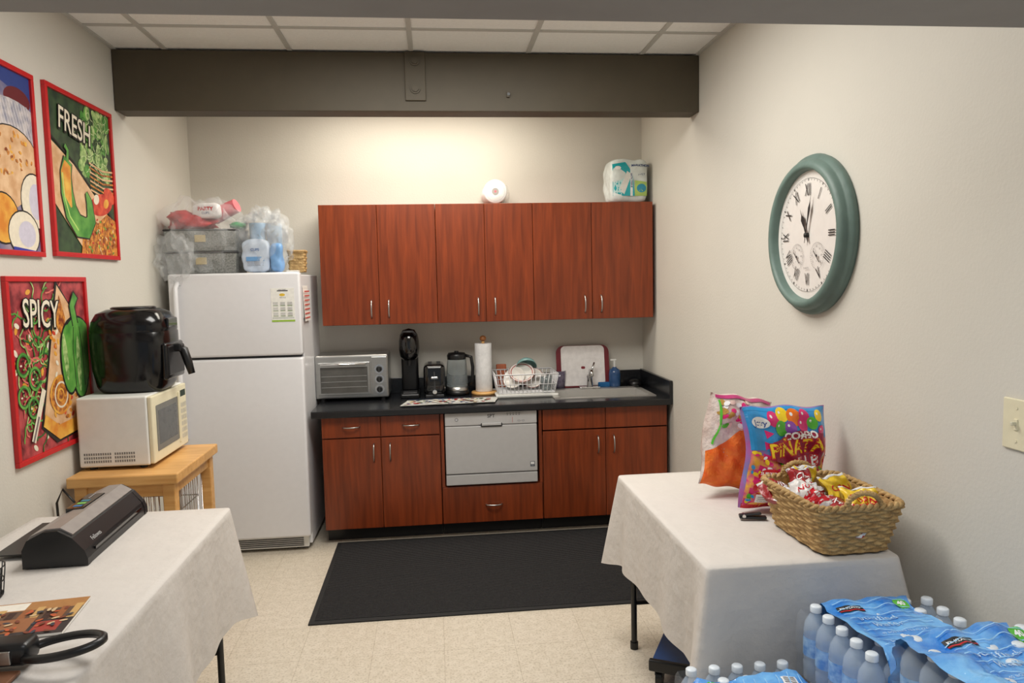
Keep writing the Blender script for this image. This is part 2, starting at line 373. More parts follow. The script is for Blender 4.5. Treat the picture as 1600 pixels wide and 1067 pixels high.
single(m,'hanging_towel','white and red striped dish towel hanging on refrigerator side','towel')

# ------------------------------------------------------------ counter appliances
r=thing('toaster_oven','stainless steel toaster oven with glass door on black countertop','toaster oven',(-.525,4.86,CT))
a,bb,y0,y1,z0,z1=-.765,-.305,4.745,5.015,CT+.018,1.122
M().box(a,bb,y0,y1,z0,z1,STEEL,.012,3).obj('body',r,True)
OG=mat('oven_glass',(84,83,80),.12,var=.15,scale=12)
m=M().box(a+.02,bb-.115,y0-.012,y0,z0+.025,z1-.045,STEEL,.003)
m.box(a+.035,bb-.13,y0-.014,y0-.011,z0+.04,z1-.075,OG)
for i in range(3):m.box(a+.04,bb-.135,y0-.0155,y0-.014,z0+.075+.035*i,z0+.078+.035*i,C(150,150,148))
d=m.obj('door',r,True)
M().tube([(a+.04,y0-.012,z1-.055),(a+.04,y0-.04,z1-.055),(bb-.14,y0-.04,z1-.055),(bb-.14,y0-.012,z1-.055)],.007,CHROME).obj('handle',d,True)
M().box(bb-.105,bb-.008,y0-.006,y0,z0+.01,z1-.015,STEEL,.003).obj('control_panel',r,True)
for z in(z0+.055,z0+.12,z0+.185):
    M().cyl((bb-.057,y0-.004,z),(bb-.057,y0-.008,z),.030,CHROME).cyl((bb-.057,y0-.006,z),(bb-.057,y0-.028,z),.020,BLACK,.017).box(bb-.060,bb-.054,y0-.034,y0-.02,z-.018,z+.018,DGREY).obj('knob',r,True)
for x in(a+.04,bb-.04):
    for y in(y0+.03,y1-.03):M().cyl((x,y,CT),(x,y,z0+.01),.014,BLACK).obj('foot',r,True)
# coffee maker
r=thing('coffee_maker','tall black single-serve coffee maker on countertop','coffee maker',(-.172,4.885,CT))
M().box(-.062,.062,-.12,.12,0,.03,BLACK,.01).box(-.045,.045,-.11,0,.03,.036,DGREY,.002).obj('base',r)
M().box(-.055,.055,.0,.125,.03,.33,BLACK,.02,3,smooth=True).obj('water_tank',r)
M().lathe([(.0,.245),(.045,.245),(.062,.27),(.068,.32),(.066,.37),(.058,.41),(.040,.44),(0,.45)],BLKG,(0,-.02,0),sy=1.3).obj('brew_head',r)
M().cyl((0,-.06,.21),(0,-.06,.25),.014,BLACK).obj('spout',r)
M().tube([(-.045,-.09,.41),(-.03,-.125,.435),(.03,-.125,.435),(.045,-.09,.41)],.008,DGREY).obj('handle',r)
# toaster
r=thing('toaster','small black two-slice toaster with front lever on countertop','toaster',(-.012,4.88,CT))
M().box(-.07,.07,-.12,.12,.012,.215,BLKG,.03,4,smooth=True).box(-.06,.06,-.11,.11,0,.02,DGREY,.005).obj('body',r)
M().box(-.04,-.015,-.09,.09,.2145,.216,DGREY).box(.015,.04,-.09,.09,.2145,.216,DGREY).obj('slots',r)
M().box(-.004,.004,-.122,-.118,.05,.17,DGREY).box(-.022,.022,-.145,-.118,.125,.14,CHROME,.004).obj('lever',r)
M().cyl((.0,-.118,.04),(.0,-.135,.04),.014,CHROME).obj('knob',r)
# kettle
r=thing('electric_kettle','glass electric kettle with black lid and handle','kettle',(.138,4.88,CT))
M().lathe([(0,0),(.075,0),(.08,.01),(.075,.03),(0,.03)],BLACK).obj('base',r)
M().lathe([(.07,.03),(.072,.05),(.07,.12),(.064,.22),(.060,.245)],GLASS).obj('jug',r)
M().lathe([(.072,.03),(.073,.055),(0,.055)],STEEL).obj('heating_plate',r)
M().lathe([(.062,.235),(.064,.262),(.055,.278),(0,.283)],BLACK).cyl((0,0,.278),(0,0,.29),.015,BLACK).obj('lid',r)
M().tube([(.055,-.01,.26),(.095,-.02,.25),(.105,-.02,.18),(.10,-.02,.09),(.072,-.01,.06)],.011,BLACK).obj('handle',r)
# paper towel
r=thing('paper_towel_holder','wooden paper towel holder with white roll on countertop','paper towel holder',(.315,4.86,CT))
M().lathe([(0,0),(.085,0),(.085,.014),(.08,.018),(0,.018)],MAPLE).obj('base',r)
M().cyl((0,0,.018),(0,0,.35),.01,MAPLE).blob((0,0,.37),(.022,.022,.02),mat('knob_wood',(150,95,50),.4)).obj('post',r)
M().lathe([(.018,.019),(.054,.019),(.056,.022),(.056,.335),(.054,.338),(.018,.338),(.018,.019)],mat('paper_towel',(236,236,236),.9,bump=.4,bscale=200)).obj('paper_roll',r)
# wooden board
m=M().box(-.035,.035,-.008,.008,0,.18,mat('board_wood',(176,92,52),.5,var=.15,stretch=(8,8,1)),.006)
single(m,'cutting_board','small reddish wooden cutting board leaning behind dish rack','cutting board',(.445,4.97,CT+.002),rx=-.2)
# dish rack
RX,RYY=.575,4.765
r=thing('dish_rack','white wire dish rack with drip tray full of dishes','dish rack',(RX,RYY,CT))
W,Dp=.18,.13
M().box(-W-.015,W+.015,-Dp-.015,Dp+.015,.0,.014,WPL,.006).box(-W-.02,W+.02,-Dp-.02,-Dp-.012,.008,.024,WPL,.003).box(-W-.02,W+.02,Dp+.012,Dp+.02,.008,.024,WPL,.003).obj('drip_tray',r)
m=M()
for z,e,rr in((.03,0,.003),(.085,.012,.0025),(.15,.022,.0045)):
    m.tube([(-W-e,-Dp-e,z),(W+e,-Dp-e,z),(W+e,Dp+e,z),(-W-e,Dp+e,z)],rr,WHITE,6,closed=True)
for i in range(15):
    x=-W+2*W*i/14
    m.tube([(x*1.12,-Dp-.022,.15),(x,-Dp,.03),(x,Dp,.03),(x*1.12,Dp+.022,.15)],.0025,WHITE,6)
for i in range(9):
    y=-Dp+2*Dp*i/8
    m.tube([(-W-.022,y*1.15,.15),(-W,y,.03),(W,y,.03),(W+.022,y*1.15,.15)],.0025,WHITE,6)
m.obj('wire_frame',r)
PL=mat('porcelain',(216,212,206),.2,var=.01);PR=mat('red_rim',(160,60,60),.3)
for i,(x,ry,s,z,rx) in enumerate(((-.06,-.6,.078,.105,1.0),(-.015,-.1,.085,.135,.75),(.06,-.3,.07,.10,1.1))):
    m=M().lathe([(0,0),(s*.6,0),(s*.93,.014)],PL).lathe([(s*.93,.014),(s,.018),(s*.96,.020)],PR if i else PL).lathe([(s*.96,.020),(s*.86,.0165)],PL).lathe([(s*.86,.0165),(s*.80,.0145)],PR if i==1 else PL).lathe([(s*.80,.0145),(s*.58,.005),(0,.005)],PL)
    single(m,'plate','white dinner plate standing in dish rack' if i!=1 else 'white plate with red rings tilted in dish rack','plate',(RX+x,RYY+.01,CT+z),rx=rx,rz=ry)
m=M().lathe([(0,0),(.03,0),(.06,.03),(.07,.06),(.067,.06),(.055,.03),(0,.006)],mat('teal_ceramic',(130,170,168),.25))
single(m,'bowl','teal ceramic bowl upturned in dish rack','bowl',(RX+.02,RYY+.085,CT+.215),rx=2.3)
m=M().lathe([(0,0),(.025,0),(.05,.025),(.06,.05),(.057,.05),(.045,.025),(0,.006)],mat('clear_plastic_bowl',(214,210,208),.15,trans=.4))
single(m,'bowl','small pale plastic bowl upturned in dish rack','bowl',(RX+.11,RYY+.03,CT+.13),rx=2.6)
m=M().lathe([(0,0),(.03,0),(.036,.05),(.038,.09),(.035,.09),(.03,.01),(0,.008)],GLASS)
single(m,'drinking_glass','clear drinking glass standing in dish rack','glass',(RX+.135,RYY-.06,CT+.035))
m=M().lathe([(0,0),(.034,0),(.038,.05),(.04,.12),(.037,.12),(.032,.01),(0,.008)],mat('purple_glass',(150,140,165),.1,trans=.6))
single(m,'tumbler','tinted plastic tumbler beside dish rack','tumbler',(.845,4.96,CT+.003))
# dish towel
m=M();A=Art();rnd=random.Random(2)
cols=[C(170,40,40),C(50,70,110),C(60,90,60),C(205,200,190),C(120,90,80),C(210,190,150)]
A.rect(-.29,-.10,.29,.10,C(190,190,184))
for i in range(90):
    x,y=rnd.uniform(-.26,.26),rnd.uniform(-.08,.08);s=rnd.uniform(.008,.022);A.ell(x,y,s,s*.6,rnd.choice(cols),rnd.uniform(0,3),10)
A.line([(-.28,-.09),(.28,-.09)],.006,C(50,70,110)).line([(-.28,.09),(.28,.09)],.006,C(50,70,110))
m.art(A,lambda u,v,o:(u+.03*math.sin(v*9),v,.004+.0025*math.sin(u*22)*math.cos(v*18)+o),maxlen=.03)
single(m,'dish_towel','white printed dish towel spread flat on black countertop','towel',(.085,4.56,CT+.002),rz=.04)
# cutting board
def rrect(w,h,r,n=6):
    P=[]
    for cx,cy,a in((w-r,h-r,0),(-w+r,h-r,pi/2),(-w+r,-h+r,pi),(w-r,-h+r,1.5*pi)):
        for i in range(n+1):P.append((cx+r*math.cos(a+pi/2*i/n),cy+r*math.sin(a+pi/2*i/n)))
    return P
def slab(m,P,y0,y1,mt):
    n=len(P);m.raw([(x,y0,z) for x,z in P]+[(x,y1,z) for x,z in P],[tuple(range(n)),tuple(range(2*n-1,n-1,-1))]+[(i,(i+1)%n,n+(i+1)%n,n+i) for i in range(n)],mt);return m
m=slab(M(),rrect(.185,.145,.05),0,.006,mat('red_board_edge',(112,24,36),.4));slab(m,[(x,z+.004) for x,z in rrect(.152,.138,.03)],-.0025,.0,mat('board_white',(236,232,230),.4))
slab(m,[(x,z-.01) for x,z in rrect(.014,.009,.008)],-.0035,-.002,C(130,28,42))
single(m,'cutting_board','white plastic cutting board with dark red grip edges leaning on wall','cutting board',(1.01,4.975,CT+.148),rx=-.15)
# soap bottle
SB=mat('blue_soap',(52,84,128),.2,var=.1)
r=thing('soap_bottle','blue dish soap bottle with white pump','soap bottle',(1.225,4.945,CT+.004))
M().lathe([(0,0),(.038,0),(.04,.01),(.04,.09),(.035,.115),(.014,.13),(.014,.135),(0,.135)],SB).obj('bottle',r)
M().cyl((0,0,.135),(0,0,.18),.008,WPL).box(-.03,.012,-.008,.008,.178,.19,WPL,.003).obj('pump',r)
single(M().box(-.045,.045,-.03,.03,0,.035,mat('blue_sponge',(40,110,170),.9,bump=.8,bscale=200),.006),'sponge','blue kitchen sponge behind the sink','sponge',(1.155,4.965,CT+.001))
single(M().lathe([(0,0),(.05,0),(.055,.02),(.03,.045),(0,.05)],BLACK),'sink_stopper','black rubber sink stopper on counter corner','sink stopper',(1.375,4.97,CT))
# on wall cabinets
m=M();PT=mat('white_paper',(240,240,238),.8)
m.lathe([(.022,-.14),(.070,-.14),(.075,-.135),(.075,.135),(.07,.14),(.022,.14),(.022,-.14)],PT,ax='y')
A=Art().ring(0,0,.06,.002,C(200,200,200)).ell(0,0,.022,.022,C(170,165,160)).ell(.0,.0,.008,.008,C(220,120,130))
m.art(A,lambda u,v,o:(u,-.141-o,v));m.soft(.05,.095,-.13,.1,-.074,.05,FILM,.02,14,2)
single(m,'paper_towel_roll','plastic-wrapped white paper towel roll lying on wall cabinet','paper roll',(.41,4.88,uz1+.0755))
r=thing('paper_towel_pack','plastic-wrapped pack of white and teal paper products on cabinet','paper pack',(1.292,4.87,uz1),rz=.06)
m=M();TQ=C(40,170,180,.25);NV=C(30,60,120,.3)
m.soft(-.13,.13,-.10,.10,.001,.285,mat('pack_white',(222,230,228),.22,bump=.7,bscale=16),.012,7,7)
A=Art().poly([(-.112,-.10),(-.115,.105),(-.03,.118),(.015,.05),(.03,-.10)],TQ).poly([(-.11,.0),(-.03,.02),(-.06,-.1),(-.11,-.10)],C(190,225,225,.3)).poly([(-.075,-.06),(-.02,.06),(.01,.04),(-.04,-.09)],C(225,225,220,.3)).poly([(.03,.0),(.112,-.01),(.112,-.10),(.03,-.10)],C(176,206,110,.3)).ell(.075,-.05,.032,.028,C(50,150,180,.3))
A.rect(.0,-.1,.016,.1,C(230,235,235)).text('MARATHON',.07,.095,.022,NV,bold=.0008).text('BATH TISSUE',.008,.0,.016,NV,rot=-pi/2,bold=.0005).ell(-.08,.08,.02,.012,C(240,240,240))
A.text('2-PLY',.075,.04,.02,NV)
m.art(A,lambda u,v,o:(u*1.03,-.1045-o+.012*(abs(u)/.12)**5+.012*(abs(v)/.13)**6,.143+v),maxlen=.03);m.obj('wrapper',r)
# ------------------------------------------------------------ fridge-top items
FT=1.650
GREYB=mat('grey_felt_bin',(112,114,112),.7,rgb2=(156,158,154),scale=140)
def tub(m,x,y,h,t,mt,fl=.02):
    o=[(-x,-y),(x,-y),(x,y),(-x,y)];v=[]
    for (a,bb) in o:v.append((a,bb,0))
    for (a,bb) in o:v.append((a*(1+fl/x),bb*(1+fl/y),h))
    for (a,bb) in o:v.append((a*(1+fl/x)-t*(1 if a>0 else -1),bb*(1+fl/y)-t*(1 if bb>0 else -1),h))
    for (a,bb) in o:v.append((a-t*(1 if a>0 else -1),bb-t*(1 if bb>0 else -1),t))
    f=[(3,2,1,0)]
    for L in range(3):
        for i in range(4):f.append((L*4+i,L*4+(i+1)%4,L*4+4+(i+1)%4,L*4+4+i))
    f.append((12,13,14,15));m.raw(v,f,mt)
for k in range(2):
    m=M();tub(m,.185,.13,.118,.008,GREYB,.012)
    m.tube([(-.197,-.142,.118),(.197,-.142,.118),(.197,.142,.118),(-.197,.142,.118)],.006,DGREY,6,closed=True)
    m.box(-.03,.03,-.143,-.136,.05,.09,C(190,170,120),.002)
    single(m,'storage_bin','grey rectangular storage bin stacked on top of refrigerator','storage bin',(-1.315,4.53,FT+.002+k*.128),group='stacked grey storage bins')
m=M()
RP=mat('red_plastic_bag',(205,50,55),.3,var=.3,scale=14,bump=.6)
PK=mat('pink_cups',(228,120,130),.35)
m.blob((-1.38,4.50,1.955),(.14,.11,.06),RP,.6,3)
m.cyl((-1.27,4.53,1.985),(-1.13,4.50,2.045),.048,PK,.040)
m.soft(-1.36,-1.20,4.40,4.48,1.965,2.055,C(232,228,228,.3),.012,8,4)
A=Art().text('PARTY',0,.008,.028,C(190,30,40),bold=.001).text('CUPS',0,-.016,.018,NV)
m.art(A,lambda u,v,o:(-1.28+u,4.3985-o,2.01+v))
m.blob((-1.12,4.46,1.925),(.045,.04,.02),C(40,150,80),.3,4)
single(m,'party_cup_pack','red and pink party supplies piled in grey bins','party supplies')
m=M().blob((-1.32,4.47,1.86),(.225,.155,.225),FILM,.4,3.2,5,flat=1.655,xmin=XL+.004)
m.blob((-1.44,4.33,1.74),(.10,.06,.13),FILM,.5,3.5,4,xmin=XL+.004)
single(m,'plastic_bag','crinkled clear plastic bag wrapped around grey bins','plastic bag')
BL=mat('blue_cups',(150,188,222),.4,var=.1)
m=M()
for x,y in((-1.02,4.50),(-.93,4.53),(-.99,4.60)):m.cyl((x,y,FT+.002),(x,y,FT+.29),.036,BL,.047)
m.soft(-1.09,-.93,4.37,4.44,FT+.002,FT+.19,C(196,210,228,.3),.014,9,5)
A=Art().rect(-.05,-.035,.05,-.01,C(110,160,210)).text('CUPS',0,.03,.020,C(70,110,170),bold=.0006)
for i in range(4):A.rect(-.045,-.06+.008*i,.045,-.058+.008*i,C(120,130,150))
m.art(A,lambda u,v,o:(-1.01+u,4.366-o,FT+.10+v))
m.soft(-.93,-.86,4.36,4.44,FT+.002,FT+.16,C(120,165,215,.3),.012,9,4)
single(m,'disposable_cup_pack','blue disposable cups and wrapped refill on refrigerator','disposable cups')
m=M().blob((-.985,4.50,FT+.17),(.155,.14,.19),FILM,.4,3.5,5,flat=FT+.004)
m.blob((-.985,4.49,FT+.25),(.12,.11,.11),FILM,.7,4,4)
m.blob((-.90,4.42,FT+.22),(.07,.06,.09),FILM,.6,4,3)
single(m,'plastic_bag','crinkled clear plastic bag around blue cups','plastic bag')
# wicker weave builder
def per(w,d,t):
    s=t*4;i=int(s)%4;q=s-int(s)
    c=[(-w,-d),(w,-d),(w,d),(-w,d)];a=Vector(c[i]);b=Vector(c[(i+1)%4]);p=a.lerp(b,q)
    k=(abs(p.x/w)**8+abs(p.y/d)**8)**(-1/8.);return p*k if k<1 else p
def wicker(m,w0,d0,w1,d1,h,rows,cols,amp,r,z0=0,mt=WICK):
    NC=cols*4*2;NR=rows*4;v=[]
    for j in range(NR+1):
        t=j/NR
        for i in range(NC):
            u=i/NC;p=per(w0+(w1-w0)*t,d0+(d1-d0)*t,u)
            row=int(min(j,NR-1)/4);ph=pi*(row%2);a=abs(math.sin(pi*j/4))*amp*(1+.95*math.sin(pi*i/4+ph))
            p=p+p.normalized()*a;v.append((p.x,p.y,z0+h*t+.001*math.sin(i*.9)))
    f=[(j*NC+i,j*NC+(i+1)%NC,(j+1)*NC+(i+1)%NC,(j+1)*NC+i) for j in range(NR) for i in range(NC)]
    m.raw(v,f,mt,True)
    v2=[]
    for t in(0,1):
        for i in range(80):
            p=per((w0+(w1-w0)*t)-r,(d0+(d1-d0)*t)-r,i/80);v2.append((p.x,p.y,z0+h*t+(.004 if t==0 else 0)))
    m.raw(v2,[(i,(i+1)%80,80+(i+1)%80,80+i) for i in range(80)]+[tuple(range(80))],mt,True)
    return [(per(w1-r*.3,d1-r*.3,i/60)) for i in range(60)]
def rim(m,P,z,r):
    for ph in(0,pi):
        pts=[];n=len(P)*3
        for i in range(n):
            a=P[(i//3)%len(P)];b=P[(i//3+1)%len(P)];p=a.lerp(b,(i%3)/3);nn=p.normalized();t=2*pi*i/n*26+ph
            pts.append((p.x+nn.x*r*.6*math.cos(t),p.y+nn.y*r*.6*math.cos(t),z+r*.6*math.sin(t)))
        m.tube(pts,r*.7,WICK,6,closed=True)
m=M();P=wicker(m,.045,.045,.05,.05,.125,8,4,.003,.006);rim(m,P,.125,.007)
single(m,'wicker_basket','small square wicker basket on refrigerator edge','basket',(-.815,4.60,FT))

# ------------------------------------------------------------ cart, microwave, air fryer
r=thing('kitchen_cart','maple butcher-block cart with square legs against the wall','cart',(-1.31,3.45,0))
cx0,cx1,cy0,cy1=-1.530,-1.088,3.15,3.73
M().box(cx0,cx1,cy0,cy1,.755,.80,MAPLE,.006).obj('top',r,True)
M().box(cx0+.03,cx1-.03,cy0+.03,cy0+.05,.70,.754,MAPLE).box(cx0+.03,cx1-.03,cy1-.05,cy1-.03,.70,.754,MAPLE).box(cx1-.05,cx1-.03,cy0+.05,cy1-.05,.70,.754,MAPLE).box(cx0+.03,cx0+.05,cy0+.05,cy1-.05,.70,.754,MAPLE).obj('apron',r,True)
for x in(cx0+.02,cx1-.07):
    for y in(cy0+.02,cy1-.07):M().box(x,x+.05,y,y+.05,0,.754,MAPLE,.004).obj('leg',r,True)
m=M()
for x in[cx0+.08+.02*i for i in range(16)]:
    m.tube([(x,cy0+.06,.70),(x,cy0+.06,.45),(x,cy1-.08,.45),(x,cy1-.08,.70)],.0022,CHROME,6)
for z in(.70,.57,.45):m.tube([(cx0+.08,cy0+.06,z),(cx1-.08,cy0+.06,z),(cx1-.08,cy1-.08,z),(cx0+.08,cy1-.08,z)],.003,CHROME,6,closed=True)
for y in[cy0+.1+.03*i for i in range(13)]:m.tube([(cx1-.08,y,.70),(cx1-.08,y,.45)],.0022,CHROME,6)
m.obj('wire_basket',r,True)
M().box(cx0+.03,cx1-.03,cy0+.03,cy1-.03,.18,.20,MAPLE,.003).obj('shelf',r,True)
r=thing('microwave','white microwave oven with cream door on butcher-block cart','microwave',(-1.38,3.48,.80))
a,bb,y0,y1,z0,z1=-1.522,-1.235,3.26,3.71,.815,1.115
m=M().box(a,bb,y0,y1,z0,z1,WPL,.008,3)
VG=C(120,120,118)
for k in range(2):
    for i in range(12):
        x=a+.02+.0095*i+(0.125 if k else 0)
        if k==1 and i>8: continue
        for j in range(3):m.box(x,x+.006,y0-.0006,y0+.001,z0+.02+.016*j,z0+.030+.016*j,VG)
m.obj('body',r,True)
m=M().box(bb,bb+.02,y0+.004,y1-.10,z0+.004,z1-.004,CREAM,.006,3)
m.box(bb+.019,bb+.0212,y0+.045,y1-.135,z0+.05,z1-.05,C(120,120,116),.003)
m.box(bb+.0208,bb+.0216,y0+.07,y1-.155,z0+.075,z1-.075,mat('microwave_window',(78,80,80),.15,var=.1))
d=m.obj('door',r,True)
M().box(bb+.018,bb+.024,y1-.128,y1-.112,z0+.03,z1-.03,CREAM,.003).obj('handle',d,True)
m=M().box(bb,bb+.018,y1-.098,y1-.004,z0+.004,z1-.004,CREAM,.004)
A=Art().rect(-.035,.09,.035,.12,C(30,50,40))
for i in range(3):
    for j in range(6):A.rect(-.034+.025*i,-.11+.03*j,-.014+.025*i,-.09+.03*j,C(200,196,180))
m.art(A,lambda u,v,o:(bb+.018+o,y1-.051+u,(z0+z1)/2+v));m.obj('control_panel',r,True)
for x in(a+.04,bb-.04):
    for y in(y0+.04,y1-.04):M().cyl((x,y,.8),(x,y,z0+.002),.014,BLACK).obj('foot',r,True)
# air fryer
r=thing('air_fryer','large glossy black air fryer standing on the microwave','air fryer',(-1.352,3.49,1.115))
prof=[(0,0),(.130,0),(.140,.01),(.150,.03),(.162,.10),(.166,.18),(.166,.262),(.163,.266),(.163,.270),(.165,.275),(.158,.315),(.140,.35),(.10,.368),(0,.374)]
def sq(m,prof,mt,n=48,e=3.3):
    v=[]
    for r_,h in prof:
        for i in range(n):
            t=2*pi*i/n;c,s_=math.cos(t),math.sin(t);k=(abs(c)**e+abs(s_)**e)**(-1/e);v.append((r_*c*k,r_*s_*k*.97,h))
    m.raw(v,[(i*n+j,i*n+(j+1)%n,(i+1)*n+(j+1)%n,(i+1)*n+j) for i in range(len(prof)-1) for j in range(n)],mt,True);return m
sq(M(),prof,BLKS).obj('body',r)
M().box(.145,.172,-.112,.112,.05,.215,BLKS,.012,3,smooth=True).box(.168,.176,-.10,.10,.07,.2,BLACK,.004).obj('drawer',r)
M().box(.155,.168,-.06,.06,.282,.325,BLKG,.006).obj('control_panel',r)
M().lathe([(.09,.366),(.095,.374),(.085,.378),(0,.376)],BLACK).obj('lid_vent',r)
M().box(.160,.205,-.028,.028,.17,.205,BLACK,.008).tube([(.185,0,.19),(.208,0,.175),(.224,0,.12),(.238,0,.065)],[.017,.020,.019,.015],BLACK,10).obj('handle',r)
m=M().tube([(-1.540,3.10,.50),(-1.535,3.08,.72),(-1.50,3.06,.78),(-1.46,3.09,.70),(-1.45,3.11,.55)],.005,BLACK,6)
single(m,'power_cord','black power cord looped beside the cart','power cord')

# ------------------------------------------------------------ posters
def poster(label,yc,zc,w,h,art):
    r=thing('poster',label,'poster',(XL,yc,zc-h/2));
    m=M().box(XL+.001,XL+.008,yc-w/2+.01,yc+w/2-.01,zc-h/2+.01,zc+h/2-.01,C(90,40,30));m.art(art,lambda u,v,o:(XL+.008+o,yc+max(-w/2+.012,min(w/2-.012,u)),zc+max(-h/2+.012,min(h/2-.012,v))),base=.0001,step=.00003);m.obj('print',r,True)
    m=M();t=.020;x0,x1=XL+.0005,XL+.018
    m.box(x0,x1,yc-w/2,yc+w/2,zc+h/2-t,zc+h/2,RED,.002).box(x0,x1,yc-w/2,yc+w/2,zc-h/2,zc-h/2+t,RED,.002)
    m.box(x0,x1,yc-w/2,yc-w/2+t,zc-h/2+t,zc+h/2-t,RED,.002).box(x0,x1,yc+w/2-t,yc+w/2,zc-h/2+t,zc+h/2-t,RED,.002)
    m.obj('frame',r,True)
PC=lambda n,a,b2,s=14:mat('print_'+n,a,.5,rgb2=b2,scale=s)
DG=PC('darkgreen',(28,48,34),(62,86,54),16);TAN=PC('tan',(206,158,112),(232,194,152),18);LG=PC('lettuce',(86,140,60),(190,214,140),40)
GRN=PC('green',(60,130,48),(116,178,80),12);BRN=PC('crust',(130,56,26),(226,150,60),50);TOM=PC('tomato',(180,34,28),(226,90,56),24);CRM=C(232,222,200);BK=C(28,24,22)
DRED=PC('darkred',(112,30,38),(190,78,80),20);OR=PC('orange',(214,130,40),(240,190,80),14)
w2,h2=.625,.708
def pepper(A,pts,wd,mt,o=.006):
    n=len(pts)
    def out(k):
        L=[];R=[]
        for i,p in enumerate(pts):
            a=Vector(pts[max(0,i-1)]);b=Vector(pts[min(n-1,i+1)]);d=(b-a).normalized();q=Vector((-d.y,d.x))*(wd*math.sin(pi*(.18+.8*(i/(n-1))))**.7+k)
            L.append((p[0]+q.x,p[1]+q.y));R.append((p[0]-q.x,p[1]-q.y))
        return L+R[::-1]
    if o:A.poly(out(o),BK)
    A.poly(out(0),mt)
def squig(A,cx,cy,L,m,w=.005,sd=0):
    pts=[];a=sd
    x,y=cx,cy
    for i in range(16):
        a+=rn.uniform(-.9,.9);x+=L*math.cos(a);y+=L*math.sin(a);pts.append((x,y))
    A.line(pts,w,m)
rn=random.Random(5)
A=Art().rect(-.31,-.345,.31,.345,DG)
for i in range(60):
    x=rn.uniform(-.02,.26);y=.17+rn.uniform(-.14,.14);A.ell(x,y,rn.uniform(.02,.045),rn.uniform(.015,.035),LG if i%3 else GRN,rn.uniform(0,3),12)
for i in range(40):squig(A,.12+rn.uniform(-.1,.12),.17+rn.uniform(-.1,.1),.010,C(210,226,170) if i%2 else C(50,90,40),.003,i)
A.line([(-.31,.15),(-.1,.06),(.31,-.18)],.012,BK)
A.poly([(-.31,.13),(-.31,-.12),(-.02,-.345),(.31,-.345),(.31,-.20),(-.1,.05)],TAN)
for i in range(7):A.line([(.05,.08-.02*i),(.18,.06-.02*i),(.30,.07-.02*i)],.008,BRN if i%2 else TAN)
A.ell(.15,-.10,.12,.05,TOM,.2).ell(.24,-.05,.06,.035,TOM,-.3).ell(.10,-.08,.03,.022,CRM,.5).ell(.2,-.09,.03,.02,OR,.5)
A.poly([(-.08,-.345),(-.05,-.22),(.02,-.16),(.10,-.19),(.20,-.14),(.31,-.17),(.31,-.345)],BRN)
for i in range(90):A.ell(rn.uniform(-.05,.29),rn.uniform(-.33,-.17),.010,.005,[OR,TOM,GRN,TAN,BRN][i%5],rn.uniform(0,3),8)
pepper(A,[(-.155,.06),(-.18,.0),(-.18,-.08),(-.155,-.16),(-.095,-.215),(-.015,-.22),(.03,-.18),(.02,-.10),(-.005,-.06)],.052,GRN)
pepper(A,[(-.16,.045),(-.18,-.0),(-.178,-.08),(-.15,-.14)],.042,OR,0)
A.line([(-.21,-.0),(-.205,-.1),(-.17,-.18),(-.10,-.235)],.008,C(190,220,120))
A.line([(-.16,.06),(-.15,.10),(-.175,.12)],.028,BK).line([(-.16,.06),(-.15,.10),(-.175,.12)],.02,GRN)
A.text('FRESH',-.07,.21,.135,BK,rot=-.12,sx=.80,bold=.008).text('FRESH',-.07,.212,.135,CRM,rot=-.12,sx=.80,bold=.001)
poster('red-framed pop-art pizza ingredients poster reading FRESH',3.537,2.068,w2,h2,A)
A=Art().rect(-.31,-.345,.31,.345,DRED)
for i in range(60):A.ell(rn.uniform(-.29,.1),rn.uniform(-.33,.33),.018,.010,[OR,GRN,DRED,CRM,DRED][i%5],rn.uniform(0,3),10)
for i in range(46):squig(A,rn.uniform(-.24,.02),rn.uniform(-.26,.3),.016,[GRN,LG,C(50,100,44),C(214,110,100)][i%4],.007,i)
A.poly([(.05,.345),(-.13,-.24),(-.02,-.32),(.31,-.30),(.31,.10)],BK).poly([(.06,.32),(-.115,-.235),(0,-.31),(.31,-.29),(.31,.10)],TAN)
for i in range(60):A.ell(rn.uniform(-.03,.28),rn.uniform(-.28,.15),.014,.008,[TOM,OR,BRN,CRM][i%4],rn.uniform(0,3),10)
A.poly([(.03,.16),(.07,.28),(.11,.18),(.08,.10)],BRN)
A.ell(.03,-.13,.088,.075,BRN).ring(.03,-.13,.082,.010,OR).ring(.035,-.13,.055,.008,CRM).ring(.03,-.13,.028,.008,OR)
A.poly([(-.12,-.235),(0,-.31),(.31,-.29),(.31,-.235),(.0,-.25),(-.10,-.19)],OR)
for cx,cy,s in((-.23,.02,.042),(-.155,-.04,.042),(-.24,-.10,.04),(-.18,-.15,.038),(-.13,.2,.028)):
    A.ring(cx,cy,s*1.12,s*.35,C(50,100,44),18,.4,6.0).ring(cx,cy,s,s*.2,GRN,18,.0,5.7,ry=s*1.15)
    for k in range(4):A.ell(cx+s*.4*math.cos(1.6*k),cy+s*.4*math.sin(1.6*k),s*.16,s*.10,[LG,BK,CRM,GRN][k])
A.ell(.12,.01,.075,.155,BK).ell(.21,.0,.085,.175,BK).ell(.19,.06,.14,.13,BK)
A.ell(.12,.01,.065,.145,GRN).ell(.20,.06,.125,.12,GRN).ell(.21,.0,.075,.165,GRN).ell(.26,.03,.045,.13,GRN).ell(.09,.02,.018,.10,LG,.1).ell(.20,-.02,.018,.12,LG)
A.line([(.165,-.12),(.155,.05),(.17,.14)],.005,BK).line([(.245,-.12),(.235,.05),(.22,.14)],.005,BK)
A.line([(.19,.15),(.17,.23),(.21,.28)],.055,BK).line([(.19,.15),(.17,.23),(.207,.275)],.04,GRN)
A.line([(-.20,-.28),(-.10,-.09)],.03,CRM).line([(-.20,-.28),(-.15,-.19)],.012,C(120,110,110))
